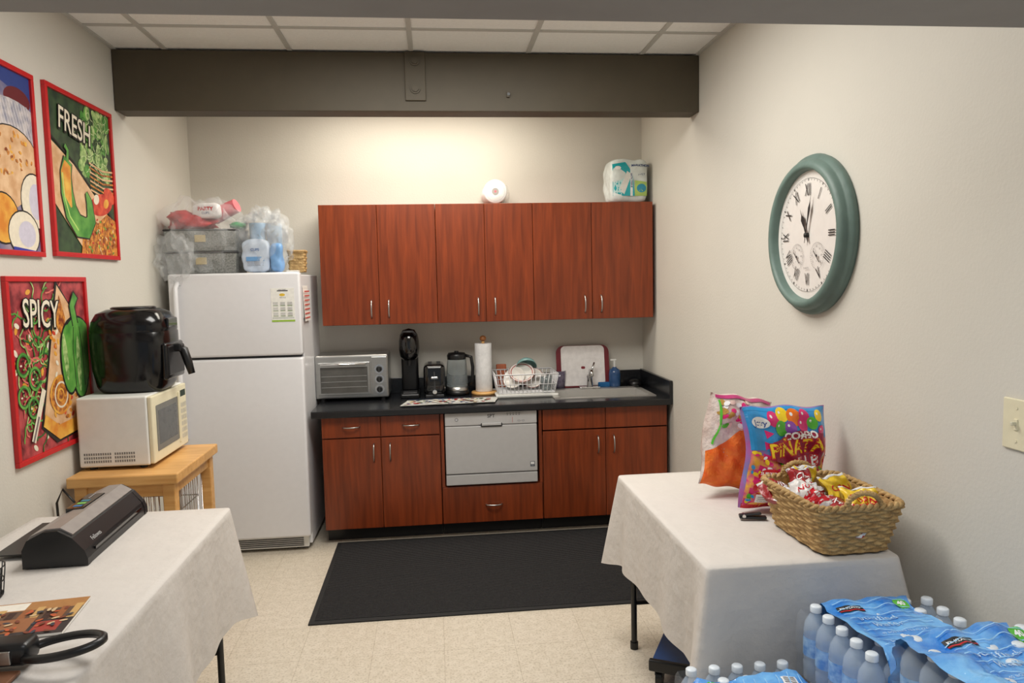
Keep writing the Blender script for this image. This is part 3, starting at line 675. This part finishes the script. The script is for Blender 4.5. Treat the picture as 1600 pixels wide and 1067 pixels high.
A.text('SPICY',-.08,.20,.155,BK,rot=-.06,sx=.68,bold=.008).text('SPICY',-.08,.202,.155,CRM,rot=-.06,sx=.68,bold=.001)
poster('red-framed pop-art pizza ingredients poster reading SPICY',3.155,1.275,w2,h2,A)
A=Art().rect(-.31,-.345,.31,.345,PC('slate',(70,80,130),(160,146,160),10))
A.poly([(-.31,.345),(.31,.345),(.31,.24),(.0,.30),(-.31,.2)],C(40,60,130)).ell(.20,.235,.09,.045,C(100,20,30)).ell(.15,.14,.22,.09,PC('greyish',(140,140,156),(206,198,196),30))
for i in range(14):A.line([(.0+.02*i,.22),(.06+.02*i,.06)],.003,C(225,220,225))
A.ell(.14,-.0,.19,.13,BK).ell(.14,-.0,.185,.125,TAN)
for i in range(50):A.ell(rn.uniform(.0,.28),rn.uniform(-.1,.11),.010,.006,BRN if i%2 else OR,rn.uniform(0,3),8)
A.poly([(-.1,-.12),(.31,.0),(.31,-.1),(.0,-.24)],TAN).ell(.05,-.22,.106,.096,BK).ell(.05,-.22,.10,.09,OR)
A.ell(.27,-.14,.10,.11,BK).ell(.27,-.14,.094,.104,CRM).ell(.18,-.27,.11,.09,BK).ell(.18,-.27,.104,.084,CRM).ell(.28,-.14,.05,.07,C(205,200,215)).ell(.2,-.27,.06,.05,C(205,200,215)).line([(.1,-.33),(.3,-.345)],.02,C(50,60,160))
poster('red-framed pop-art poster of eggs and onions',2.828,2.06,w2,h2,A)

# ------------------------------------------------------------ clock
cy,cz=2.70,1.722
r=thing('wall_clock','large round clock with aged teal frame and Roman numerals','clock',(XR,cy,cz))
m=M();pr=[(.300,0),(.304,.012),(.300,.024),(.288,.030),(.284,.036),(.282,.046),(.270,.058),(.258,.060),(.250,.056),(.246,.046),(.243,.026)]
m.lathe([(a,-b2) for a,b2 in pr],TEAL,(0,0,0),'x',64);m.obj('frame',r)
m=M();m.lathe([(.243,-.026),(.0,-.026)],mat('clock_face',(230,225,220),.3,var=.02,coat=.3),(0,0,0),'x',64)
A=Art();INK=C(30,26,26);INL=C(96,92,92)
for i in range(60):
    a=2*pi*i/60;A.line([(.205*math.sin(a),.205*math.cos(a)),((.211 if i%5 else .214)*math.sin(a),(.211 if i%5 else .214)*math.cos(a))],.0022 if i%5 else .005,INK)
A.ring(0,0,.2155,.0012,INK,64)
for i,t in enumerate(['XII','I','II','III','IIII','V','VI','VII','VIII','IX','X','XI']):
    a=2*pi*i/12;A.text(t,.170*math.sin(a),.170*math.cos(a),.066,INK,rot=-a if i not in(4,5,6,7,8) else -a+pi,sx=.55,bold=.0004)
for cx in(-.078,.078):
    A.ring(cx,-.08,.050,.001,INL)
    for k in range(28):
        a=-2.4+4.8*k/27;A.line([(cx+.042*math.sin(a),-.08+.042*math.cos(a)),(cx+.048*math.sin(a),-.08+.048*math.cos(a))],.001,INL)
    for k in range(7):
        a=-2.3+4.6*k/6;A.text(str(20*k),cx+.034*math.sin(a),-.08+.034*math.cos(a),.010,INL)
    A.line([(cx+.018,-.105),(cx-.026,-.06)],.004,INK).ell(cx,-.08,.005,.005,INK)
A.text('QUARTZ',0,-.125,.010,INL).text('°F',-.078,-.10,.009,INL).text('%',.078,-.10,.009,INL)
m.art(A,lambda u,v,o:(-.026-o,-u,v),step=.00005);m.obj('dial',r)
def hand(L,w,ang,x,tail=.03):
    A=Art();s,c=math.sin(ang),math.cos(ang)
    P=[(-w*.3,-tail),(w*.3,-tail),(w*.5,0),(w*.55,L*.3),(w*1.3,L*.6),(w*.3,L*.75),(0,L),(-w*.3,L*.75),(-w*1.3,L*.6),(-w*.55,L*.3),(-w*.5,0)]
    A.poly([(a*c+b*s,-a*s+b*c) for a,b in P],INK);m=M();m.art(A,lambda u,v,o:(x,-u,v));return m
hand(.115,.010,2*pi*(11.15/12),-.034).obj('hour_hand',r)
hand(.170,.007,2*pi*(2.4/60),-.037).obj('minute_hand',r)
M().lathe([(.009,-.0265),(.009,-.040),(0,-.042)],INK,(0,0,0),'x',16).obj('hub',r)

# light switch
r=thing('light_switch','cream toggle light switch plate on the wall','light switch',(XR,1.685,1.185))
M().box(-.007,-.0005,-.045,.045,-.065,.065,CREAM,.003).obj('plate',r)
M().box(-.010,-.006,-.006,.006,-.014,.014,CREAM,.001).box(-.022,-.008,-.004,.004,-.002,.008,C(210,205,180),.002).obj('toggle',r)
for z in(-.042,.042):M().cyl((-.0065,0,z),(-.0085,0,z),.004,CREAM).obj('screw',r)

# floor mat
m=M().box(-.625,1.18,3.37,4.45,.0005,.008,mat('mat_edge',(24,24,25),.7),.002)
MATM=mat('ribbed_mat',(40,39,40),.95,var=.3,scale=120)
for i in range(74):
    y=3.40+1.02*i/74;m.box(-.60,1.155,y,y+.008,.008,.011,MATM)
single(m,'floor_mat','black ribbed rubber-edged floor mat in front of cabinets','mat')

# ------------------------------------------------------------ tables with cloths
def table(label,x0,x1,y0,y1,drop,seed,clabel,amp=1.0):
    cx,cy=(x0+x1)/2,(y0+y1)/2;w,d=(x1-x0)/2,(y1-y0)/2
    r=thing('folding_table',label,'table',(cx,cy,0))
    M().box(-w+.01,w-.01,-d+.01,d-.01,.705,.735,mat('table_top',(190,188,180),.5),.008).obj('tabletop',r)
    for sx_ in(-1,1):
        for sy_ in(-1,1):
            x,y=sx_*(w-.05),sy_*(d-.05)
            M().cyl((x,y,.02),(x,y,.705),.0125,BLACK).cyl((x,y,0),(x,y,.03),.017,BLACK).obj('leg',r)
    for sy_ in(-1,1):M().cyl((-w+.05,sy_*(d-.05),.2),(w-.05,sy_*(d-.05),.2),.009,BLACK).obj('crossbar',r)
    rnd=random.Random(seed);ph=[rnd.uniform(0,6.28) for _ in range(6)]
    N=300;pr_=[];c=[(-w,-d),(w,-d),(w,d),(-w,d)];rr=.012
    for i in range(N):
        s=i/N*(4*w+4*d);L=[2*w,2*d,2*w,2*d];k=0
        while s>L[k]:s-=L[k];k+=1
        a=Vector(c[k]);b=Vector(c[(k+1)%4]);p=a.lerp(b,s/L[k]);nn=Vector([(0,-1),(1,0),(0,1),(-1,0)][k])
        dc=min((p-Vector(q)).length for q in c);cor=min(c,key=lambda q:(p-Vector(q)).length);cd=Vector((1 if cor[0]>0 else -1,1 if cor[1]>0 else -1)).normalized()
        f=max(0,1-dc/.13);f=f*f
        n2=(nn*(1-f*.9)+cd*f*.9).normalized()
        if dc<rr: p=p-cd*(rr-dc)*.4
        pr_.append((p,n2,f,i/N*(4*w+4*d)))
    v=[];z=.741;v.append((0,0,z));R=14
    for k in range(1,R+1):
        kk=k/R if k<R else 1
        for p,n,f,s in pr_:
            q=p*kk;v.append((q.x,q.y,z+.0022*noise.noise(Vector((q.x*6,q.y*6,seed)))*(1 if k<R-1 else 0)))
    rows=20
    for k in range(0,rows+1):
        t=k/rows
        for p,n,f,s in pr_:
            fold=amp*(.5*math.sin(s*13+ph[0])+.35*math.sin(s*23+ph[1])+.3*math.sin(s*7+ph[2]))
            out=.004+t*(.012+.023*fold)+f*t*.10
            dz=drop*t*(1+.03*math.sin(s*5+ph[3]))+f*drop*.12*t
            q=p+n*max(.004,out);X=max(XL+.014-cx,q.x);X=min(XR-.02-cx,X)
            v.append((X,q.y,z-.005-dz))
    f_=[(0,1+i,1+(i+1)%N) for i in range(N)]
    T=R+rows+1
    for k in range(T-1):
        for i in range(N):f_.append((1+k*N+i,1+(k+1)*N+i,1+(k+1)*N+(i+1)%N,1+k*N+(i+1)%N))
    m=M().raw(v,f_,CLOTH,True);o=m.obj('tablecloth');o.location=(cx,cy,0);o['label']=clabel;o['category']='tablecloth'
table('folding table with thin black metal legs under white cloth',.755,1.34,1.975,3.00,.345,3,'white creased tablecloth draped over table holding snacks',.9)
table('folding table with black metal legs along the wall',-1.485,-.79,1.0,2.82,.41,9,'white creased tablecloth draped over table with laminator',1.3)
TZ=.7445
# ------------------------------------------------------------ laminator
r=thing('laminator','black and silver-grey laminating machine on white tablecloth','laminator',(-1.165,2.545,TZ),rz=.04)
LG2=mat('laminator_grey',(150,142,138),.35,.2)
prof=[(-.09,0),(-.09,.055),(-.075,.085),(-.03,.108),(.01,.11),(.05,.085),(.082,.045),(.09,.02),(.09,0)]
def extr(m,prof,y0,y1,mt,smooth=False):
    n=len(prof);v=[(x,y0,z) for x,z in prof]+[(x,y1,z) for x,z in prof]
    m.raw(v,[(i,(i+1)%n,n+(i+1)%n,n+i) for i in range(n)],mt,smooth);m.raw(v,[tuple(range(n)),tuple(range(2*n-1,n-1,-1))],mt);return m
extr(M(),prof,-.235,.235,BLACK).obj('body',r)
p2=[(-.092,.062),(-.074,.0935),(-.03,.1125),(.012,.1145),(.047,.093),(.044,.086),(-.086,.056)]
extr(M(),p2,-.245,.245,LG2).obj('cover',r)
for s in(-1,1):
    pe=[(x*1.02,z*1.0) for x,z in prof];extr(M(),pe,-.262 if s<0 else .235,-.235 if s<0 else .262,BLACK).obj('end_cap',r)
M().box(.085,.0915,-.20,.20,.028,.036,BLKG).obj('feed_slot',r)
def onfront(u,v,o):
    a=Vector((.05,.085));b=Vector((.082,.045));q=a.lerp(b,.5-v/.0512);return(q.x+.78*(o+.0006),u,q.y+.625*(o+.0006))
m=M();m.art(Art().text('Fellowes',0,0,.020,C(180,180,180)),lambda u,v,o:onfront(u-.15,v-.012,o));m.obj('logo',r)
m=M().box(-.055,-.0,-.05,.13,.1,.1165,BLKG,.002)
A=Art()
for i in range(3):A.rect(-.015,-.07+.03*i,.012,-.05+.03*i,[C(60,110,160),C(120,180,90),C(60,120,140)][i])
for i in range(5):A.ell(.0,.035+.012*i,.003,.003,C(200,200,200))
m.art(A,lambda u,v,o:(-.03-u,.04+v,.1167+o));m.obj('control_panel',r)
M().box(-.22,-.09,-.17,.15,.012,.016,BLACK,.001).obj('output_tray',r)
# wire basket
m=M()
for z in(0,.04,.08):m.tube([(.07*math.cos(2*pi*i/20)*(1+z*1.5),.07*math.sin(2*pi*i/20)*(1+z*1.5),z+.003) for i in range(20)],.002,BLACK,6,closed=True)
for i in range(14):
    a=2*pi*i/14;m.tube([(.07*math.cos(a),.07*math.sin(a),.003),(.0784*math.cos(a),.0784*math.sin(a),.083)],.0015,BLACK,6)
m.lathe([(0,.001),(.07,.001),(.07,.003),(0,.003)],BLACK)
single(m,'wire_basket','small round black wire basket on white tablecloth','wire basket',(-1.265,2.07,TZ))
# brochure
m=M().box(-.14,.14,-.105,.105,0,.006,C(225,222,215))
A=Art().rect(-.14,-.105,.14,.105,C(96,70,54)).rect(-.14,.05,.14,.105,C(170,120,70)).rect(-.13,.055,.0,.1,C(232,226,214))
for i in range(9):A.rect(-.12+.03*i,-.02,-.102+.03*i,.045+.01*(i%3),[C(60,34,26),C(150,90,50),C(200,160,100)][i%3])
A.rect(-.14,-.105,.14,-.02,C(52,44,44)).rect(-.05,-.08,.05,-.0,C(150,96,60)).rect(.06,-.09,.12,-.03,C(160,60,50)).rect(-.12,-.08,-.07,-.03,C(200,200,205))
for i in range(60):A.ell(rn.uniform(-.13,.13),rn.uniform(-.1,.05),.010,.005,[C(210,180,140),C(120,60,40),C(60,60,70),C(190,90,50)][i%4],rn.uniform(0,3),8)
m.art(A,lambda u,v,o:(u,v,.006+o))
single(m,'brochure','glossy brochure with interior photo lying on tablecloth','brochure',(-1.07,1.91,TZ),rz=.12)
# tape dispenser with loop handle
r=thing('tape_dispenser','black handheld tape dispenser with loop handle on tablecloth','tape dispenser',(-.918,1.675,TZ),rz=.0)
m=M()
K=36;ring=[]
for i in range(K):
    t=2*pi*i/K;c_,s_=math.cos(t),math.sin(t);cx_,cy_2=.074+.088*c_,.050*s_-.01*c_;nx_,ny_=c_*.6,s_
    l=math.hypot(nx_,ny_);nx_,ny_=nx_/l,ny_/l;w_=.009;zc=.040+.014*c_
    ring+=[(cx_+nx_*w_,cy_2+ny_*w_,zc+.004),(cx_+nx_*w_,cy_2+ny_*w_,zc-.006),(cx_+nx_*.003,cy_2+ny_*.003,zc-.010),(cx_-nx_*w_,cy_2-ny_*w_,zc-.006),(cx_-nx_*w_,cy_2-ny_*w_,zc+.004),(cx_,cy_2,zc+.010)]
m.raw(ring,[(i*6+j,i*6+(j+1)%6,((i+1)%K)*6+(j+1)%6,((i+1)%K)*6+j) for i in range(K) for j in range(6)],BLACK,True)
m.obj('handle',r)
M().box(-.17,.012,-.028,.035,.010,.062,BLACK,.014,3,smooth=True).box(-.16,-.02,-.034,-.026,.02,.05,STEEL,.002).obj('body',r)
M().lathe([(.02,-.024),(.052,-.024),(.052,.02),(.02,.02),(.02,-.024)],mat('brown_tape',(150,105,70),.3),(-.10,-.062,.060),'y').obj('tape_roll',r)
M().box(-.19,-.0,-.12,-.032,0,.008,mat('brown_base',(120,80,56),.5),.002).obj('base_plate',r)

# ------------------------------------------------------------ right table items
def bagfn(w,h,d,sd=0,cr=1):
    def fn(x,z,o=0,side=-1):
        u=max(-1,min(1,x/(w/2)));v=max(-1,min(1,z/(h/2)))
        th=d/2*max(0,1-abs(u)**3)**.8*max(0,1-abs(v)**4)**.7
        th+=cr*(.005*math.sin(9*u+5*v+sd)*math.cos(7*v-3*u)+.006*noise.noise(Vector((u*3.2,v*3.2,sd+side*.3))))*(1-abs(v)**6)*(1-abs(u)**6)
        xx=x*(1-.05*(1-v*v)*abs(u));return(xx+.006*math.sin(4*v+sd),side*(th+o)+.012*math.sin(3*u+2*v+sd),h/2+z*(1-.02*u*u)+.004*math.sin(7*u+sd)*v)
    return fn
def bag(w,h,d,mt,art,sd=0,cr=1):
    fn=bagfn(w,h,d,sd,cr);m=M();n=30
    for s in(-1,1):
        v=[]
        for j in range(n+1):
            for i in range(n+1):v.append(fn(-w/2+w*i/n,-h/2+h*j/n,0,s))
        m.raw(v,[(j*(n+1)+i,j*(n+1)+i+1,(j+1)*(n+1)+i+1,(j+1)*(n+1)+i) for j in range(n) for i in range(n)],mt,True)
    m.art(art,lambda x,z,o:fn(x,z,o),step=.00008,base=.001,maxlen=.014);return m
BG=mat('candy_bag_print',(205,60,150),.3,rgb2=(60,150,210),scale=9)
g=.22
YL=C(250,215,40,g);PKc=C(226,40,120,g);LB=C(50,150,215,g);ORc=C(240,120,30,g);GRc=C(90,190,60,g);RDc=C(200,25,40,g);WHc=C(245,245,245,g)
A=Art().rect(-.162,.03,.162,.17,LB).poly([(-.162,-.17),(-.162,.02),(-.05,.0),(.1,.0),(.162,.07),(.162,-.17)],PC('candymix',(225,70,140),(250,190,60),40)).rect(-.165,-.180,.165,-.162,RDc)
for i in range(8):A.poly([(-.160+.01*i,-.17+.04*i),(-.160+.01*i,-.14+.04*i),(-.13+.01*i,-.15+.04*i)],PKc)
A.rect(-.165,.166,.165,.177,LB)
for x,y,s,c in((-.06,.14,.024,PKc),(-.02,.15,.022,YL),(.02,.14,.026,ORc),(-.035,.105,.024,GRc),(.06,.148,.022,PKc),(.0,.105,.02,C(150,80,180,g)),(.09,.125,.02,GRc),(.05,.115,.022,PKc),(.12,.15,.018,YL),(.125,.095,.018,PKc)):A.ell(x,y,s,s*1.15,c,n=16).ell(x-s*.3,y+s*.4,s*.2,s*.25,WHc,n=8)
A.ell(-.112,.125,.034,.02,WHc).text('Jovy',-.112,.123,.028,C(60,90,160),bold=.0006)
for i in range(140):
    x,y=rn.uniform(-.155,.155),rn.uniform(-.155,.03);s=rn.uniform(.005,.012);A.ell(x,y,s,s*.6,rn.choice([YL,PKc,LB,ORc,GRc,WHc,RDc]),rn.uniform(0,3),8)
A.poly([(-.105,.0),(-.09,.06),(.02,.098),(.12,.09),(.125,-.03),(.03,-.035)],C(150,20,60,g))
A.text('COMBO',.03,.080,.034,WHc,rot=.1,bold=.0015)
A.text('PIÑATA',.005,.036,.068,C(190,20,30),rot=.1,sx=.92,bold=.005).text('PIÑATA',.005,.037,.068,YL,rot=.1,sx=.92,bold=.0015)
A.text('5 LB',.055,-.014,.052,C(190,20,30),rot=.1,bold=.005).text('5 LB',.055,-.013,.052,WHc,rot=.1,bold=.001)
A.ell(-.10,-.055,.034,.024,RDc).text('SURTIDO',-.10,-.048,.014,WHc,bold=.0004).text('ASSORTED',-.10,-.065,.012,WHc)
A.rect(-.135,-.150,-.085,-.12,WHc)
for i in range(3):A.rect(-.13,-.145+.007*i,-.09,-.143+.007*i,C(90,90,90))
m=bag(.345,.36,.11,BG,A,1,1.8)
single(m,'candy_bag','large colourful candy bag reading PINATA standing on tablecloth','candy bag',(1.218,2.465,TZ+.003),rz=.16,rx=-.06,ry=.05)
CLB=mat('clear_candy_bag',(200,176,166),.2,rgb2=(228,216,208),scale=16,bump=.6)
OB=mat('orange_puffs',(236,98,24),.45,rgb2=(246,130,40),scale=28,bump=.6,bscale=50)
A=Art().poly([(-.137,-.178),(-.137,-.05),(-.08,-.01),(-.02,.06),(.03,.13),(.137,.13),(.137,-.178)],OB)
for i in range(40):
    x=rn.uniform(-.11,.0);A.ell(x,rn.uniform(.05,.16),.012,.008,rn.choice([PKc,WHc,GRc,C(180,140,60),C(230,200,190)]),rn.uniform(0,3),9)
A.rect(-.13,.162,.13,.174,C(190,60,120,.3)).line([(-.12,.155),(-.10,.06),(-.12,-.02)],.006,GRc)
m=bag(.285,.355,.13,CLB,A,4,1.9)
single(m,'snack_bag','clear snack bag with orange puffs leaning on candy bag','snack bag',(1.098,2.66,TZ+.022),rz=.22,ry=.20,rx=-.05)
m=M().box(-.045,.045,-.012,.012,.0,.01,BLACK,.004).box(-.045,.03,-.010,.010,.012,.02,BLACK,.004,mt=Matrix.Rotation(-.12,4,'Y')).cyl((-.03,-.012,.01),(-.03,.012,.01),.006,CHROME)
single(m,'stapler','small black stapler on tablecloth beside candy bag','stapler',(1.06,2.355,TZ+.002),rz=-.25)
# wicker snack basket
bx,by=1.218,2.158
r=thing('wicker_basket','tapered woven wicker basket with twisted rim holding snacks','basket',(bx,by,TZ+.002),rz=.03)
m=M();P=wicker(m,.108,.155,.143,.190,.145,13,17,.0048,.014);m.obj('body',r)
m=M();rim(m,P,.147,.010);m.obj('rim',r)
for s in(-1,1):
    m=M()
    for ph in(0,pi):
        pts=[]
        for i in range(31):
            t=i/30;a=pi*t;tw=16*t*2*pi/2+ph
            pts.append((-.055*math.cos(a)+.004*math.cos(tw),s*(.186)+.004*math.sin(tw)*.8,.147+.045*math.sin(a)+.003*math.sin(tw)))
        m.tube(pts,.0065,WICK,6)
    m.obj('handle',r)
def packet(w,h,d,c,label,txt,tc,loc,rx,rz,ry=0,c2=None):
    A=Art().rect(-w/2,h/2-.008,w/2,h/2,C(210,210,212)).rect(-w/2,-h/2,w/2,-h/2+.008,C(210,210,212))
    if c2:A.poly([(-w/2,-.02),(w/2,.02),(w/2,-.04),(-w/2,-.06)],c2)
    A.text(txt,0,.015,w*.26,tc,bold=.0004)
    for i in range(5):A.rect(-w*.35,-h*.38+.006*i,w*.35,-h*.38+.0015+.006*i,tc)
    m=bag(w,h,d,c,A,loc[0]*20,1.0)
    single(m,'chip_packet',label,'snack packet',loc,rz=rz,rx=rx,ry=ry,group='snack packets in the wicker basket')
cr=mat('packet_red',(150,22,30),.28,var=.1,bump=.4,bscale=40);cy_=mat('packet_yellow',(222,188,44),.28,var=.1,bump=.4,bscale=40);cs=mat('packet_white',(220,216,214),.3,var=.05,bump=.4,bscale=40)
zb_=TZ-.055
single(M().box(-.09,.09,-.135,.135,0,.04,C(150,30,36),.012,3),'snack_box','dark red snack box at bottom of wicker basket','snack box',(bx,by,TZ+.012))
packet(.11,.13,.035,cr,'red foil snack packet lying in wicker basket','CHIPS',WHc,(1.135,2.21,zb_+.14),-1.15,.35,c2=WHc)
packet(.11,.13,.035,cr,'red foil snack packet lying in wicker basket','CHIPS',WHc,(1.19,2.03,zb_+.135),-1.25,-.5)
packet(.10,.12,.03,cs,'white snack packet with red lettering in wicker basket','NUTS',RDc,(1.16,2.10,zb_+.165),-1.1,.1,c2=RDc)
packet(.10,.12,.03,cr,'red foil snack packet lying in wicker basket','CHIPS',WHc,(1.20,2.20,zb_+.165),-.9,.3,c2=WHc)
packet(.11,.13,.035,cy_,'yellow foil snack packet propped in wicker basket','CORN',RDc,(1.28,2.06,zb_+.12),-.8,-.35,c2=RDc)
packet(.11,.13,.035,cy_,'yellow foil snack packet propped in wicker basket','CORN',RDc,(1.29,2.17,zb_+.12),-.6,.3)
packet(.10,.13,.04,cy_,'yellow foil snack packet standing at basket end','NUTS',GRc,(1.215,2.29,zb_+.115),-.25,.1)
packet(.11,.13,.035,cr,'red foil snack packet lying in wicker basket','CHIPS',WHc,(1.26,1.99,zb_+.12),-1.25,.2)

# ------------------------------------------------------------ dolly
r=thing('dolly','low black and blue wheeled dolly under table','dolly',(1.0,2.75,0),rz=-.5)
M().box(-.14,.14,-.20,.20,.075,.10,mat('blue_metal',(40,80,140),.4),.006).obj('deck',r)
for s in(-1,1):M().box(-.145,.145,min(s*.18,s*.205),max(s*.18,s*.205),.07,.115,BLACK,.006).obj('bumper',r)
for x in(-.11,.11):
    for y in(-.16,.16):
        M().cyl((x-.012,y,.032),(x+.012,y,.032),.032,BLACK).box(x-.018,x+.018,y-.012,y+.012,.04,.075,DGREY,.002).obj('caster',r)

# ------------------------------------------------------------ water packs
LBL=mat('bottle_label',(80,144,215),.3,rgb2=(160,200,238),scale=60);CAP=mat('bottle_cap',(220,228,236),.35)
WRAPB=mat('blue_wrap',(34,118,208),.14,rgb2=(124,188,240),scale=11,bump=1.0,bscale=16)
def bottle_mesh():
    m=M();m.lathe([(0,.004),(.026,.0),(.0305,.006),(.0305,.05),(.029,.056),(.0305,.062),(.0305,.068)],WATER,n=16)
    m.lathe([(.0308,.068),(.0308,.118)],LBL,n=16)
    m.lathe([(.0305,.118),(.030,.128),(.0305,.135),(.027,.155),(.018,.172),(.0125,.180),(.0125,.185)],WATER,n=16)
    m.lathe([(.0145,.184),(.0145,.198),(.012,.2005),(0,.2005)],CAP,n=14);return m
LY=.226
GW='stacked packs of bottled water'
BOT=[None]
def make_pack(loc,rz,label,ry=0,rx=0,tmpl=None,X0=-.145,X1=.10,ca=.007):
    if tmpl:
        r=tmpl.copy();COL.objects.link(r);r.location=loc;r.rotation_euler=(rx,ry,rz);r['label']=label
        for c in tmpl.children:
            q=c.copy();COL.objects.link(q);q.parent=r
        return r
    r=thing('water_bottle_pack',label,'water bottles',loc,rz=rz,ry=ry,rx=rx,group=GW)
    nx,ny=6,5;p=.0655
    for i in range(nx):
        for j in range(ny):
            if BOT[0] is None: o=bottle_mesh().obj('bottle',r);BOT[0]=o
            else: o=BOT[0].copy();o.parent=r;COL.objects.link(o)
            o.scale=(1.05,1.05,1.05)
            o.location=((i-(nx-1)/2)*p,(j-(ny-1)/2)*p,0);o.rotation_euler=(0,0,random.uniform(0,6))
    m=M();Y=.170
    K=44;prof=[]
    for k in range(K+1):
        t=k/K
        if t<.27:prof.append((-Y,.02+(t/.27)*.15))
        elif t<.36:q=(t-.27)/.09;prof.append((-Y+.03*q,.17+.038*q))
        elif t<=.64:q=(t-.36)/.28;prof.append((-Y+.03+q*(2*Y-.06),.213))
        elif t<=.73:q=(t-.64)/.09;prof.append((Y-.03+.03*q,.208-.038*q))
        else:q=(t-.73)/.27;prof.append((Y,.17-.15*q))
    def wf(x,k,y,z,o=0):
        nn=noise.noise(Vector((x*14,y*14+z*14,loc[0]*9+loc[1])))*ca*2+abs(noise.noise(Vector((x*30,y*30,z*30))))*ca
        top=z>.205
        return(x,y+(0 if top else (1 if y>0 else -1)*(nn+.003+o)),z+((nn+.002+o) if top else 0))
    v=[];n=40
    for k in range(n+1):
        x=X0+(X1-X0)*k/n
        for j,(y,z) in enumerate(prof):
            xe=x+.03*noise.noise(Vector((y*18,z*18,3+k)))*(1 if k in(0,n) else 0);v.append(wf(xe,k,y,z))
    L=len(prof);m.raw(v,[(k*L+i,(k+1)*L+i,(k+1)*L+i+1,k*L+i+1) for k in range(n) for i in range(L-1)],WRAPB,True)
    A=Art().ell(.075,.10,.022,.022,GRc).text('40',.075,.10,.022,WHc,bold=.001).rect(-.115,.07,-.045,.10,C(20,24,30)).text('KIRKLAND',-.08,.088,.012,WHc,bold=.0004).rect(-.115,.074,-.045,.078,RDc)
    LT=C(180,212,242,.2)
    A.text('purified',-.04,.03,.036,LT).text('water',-.03,-.005,.036,LT).text('40 BOTTLES 16.9 FL OZ',-.01,-.045,.012,LT).rect(.03,-.115,.075,-.075,WHc)
    for i in range(8):A.rect(.034+.005*i,-.11,.036+.005*i,-.08,BK)
    A.text('purified water',-.03,-.10,.020,LT)
    for i in range(9):
        y=-.13+.03*i;A.line([(-.12,y),(-.07,y+.012),(-.02,y-.004),(.03,y+.01),(.09,y)],.0025,C(150,202,244,.2))
    m.art(A,lambda u,v_,o:wf(u-.01,0,v_,.213,o+.0015),maxlen=.012,step=.0001);
    A=Art().rect(-.10,.10,-.02,.15,C(20,24,30)).text('KIRKLAND',-.06,.13,.016,WHc,bold=.0005).rect(-.10,.106,-.02,.111,RDc).text('purified',.0,.075,.04,WHc,bold=.001).text('water',.0,.045,.04,WHc,bold=.001)
    m.art(A,lambda u,v_,o:wf(u-.01,0,-Y,v_,o+.0015),maxlen=.012,step=.0001)
    m.obj('shrink_wrap',r)
    m=M();v=[];n=72
    for sc,z in((1,.006),(1.0,.05),(1.005,.09),(1.0,.145),(.985,.175),(.96,.19)):
        for i in range(n):
            t=i/n*4;k=int(t);q=t-k;c=[(-.202,-.168),(.202,-.168),(.202,.168),(-.202,.168)];a=Vector(c[k]);b=Vector(c[(k+1)%4]);p_=a.lerp(b,q)*sc
            p_=p_*(1-.02*abs(noise.noise(Vector((p_.x*30,p_.y*30,z*12)))));v.append((p_.x,p_.y,z))
    m.raw(v,[(j*n+i,j*n+(i+1)%n,(j+1)*n+(i+1)%n,(j+1)*n+i) for j in range(5) for i in range(n)],FILMW,True);m.obj('film',r)
    return r
lw='shrink-wrapped blue pack of water bottles stacked beside table'
BX,BYY=1.187,1.735
T0=make_pack((BX,BYY,0),0,lw)
for k in(1,2):make_pack((BX,BYY,LY*k),.0,lw,tmpl=T0)
CB=mat('cardboard',(160,122,84),.8)
def carton(x,y,w,d,h,lab):
    m=M();m.box(-w,w,-d,d,0,h,CB,.004).box(-w,w,-.025,.025,h,h+.0006,C(190,160,110));single(m,'cardboard_box',lab,'box',(x,y,0))
AX,AY=.802,1.712
carton(AX,AY,.165,.20,.065,'flat brown cardboard box under packs of bottled water')
for k in(0,1):make_pack((AX,AY,.067+LY*k),pi/2,'shrink-wrapped blue pack of water bottles in lower stack before tablecloth',tmpl=T0)
CX,CY=1.235,1.375
carton(CX,CY,.19,.165,.08,'brown cardboard box under tallest stack of bottled water')
for k in(0,1):make_pack((CX,CY,.082+LY*k),0,lw,tmpl=T0)
make_pack((CX,CY,.088+LY*2),.0,'crumpled loosely wrapped blue pack of water bottles on top of stack',ry=-.03,X0=-.195,X1=.06,ca=.013)

# ------------------------------------------------------------ lights
def area(name,loc,sx_,sy_,e,col,rot=(0,0,0)):
    l=bpy.data.lights.new(name,'AREA');l.shape='RECTANGLE';l.size=sx_;l.size_y=sy_;l.energy=e;l.color=col
    o=bpy.data.objects.new(name,l);COL.objects.link(o);o.location=loc;o.rotation_euler=rot
area('ceiling_light_back',(-.05,4.42,2.74),1.3,.5,25,(1,.93,.80))
area('ceiling_light_middle',(.05,2.85,2.74),1.3,.9,50,(1,.97,.91))
area('ceiling_light_front',(.2,.3,2.70),1.2,1.0,24,(.92,.96,1))
w=bpy.data.worlds.new('w');S.world=w;w.use_nodes=True
w.node_tree.nodes['Background'].inputs[0].default_value=(.86,.93,1,1);w.node_tree.nodes['Background'].inputs[1].default_value=.28

# ------------------------------------------------------------ camera
cam=bpy.data.cameras.new('camera');cam.sensor_width=36;cam.lens=1149.6/1600*36;cam.clip_start=.05
co=bpy.data.objects.new('camera',cam);COL.objects.link(co)
co.matrix_world=Matrix.Translation((0,0,1.5743))@Matrix.Rotation(-.1043,4,'Z')@Matrix.Rotation(pi/2-.0829,4,'X')@Matrix.Rotation(-.0214,4,'Z')
S.camera=co
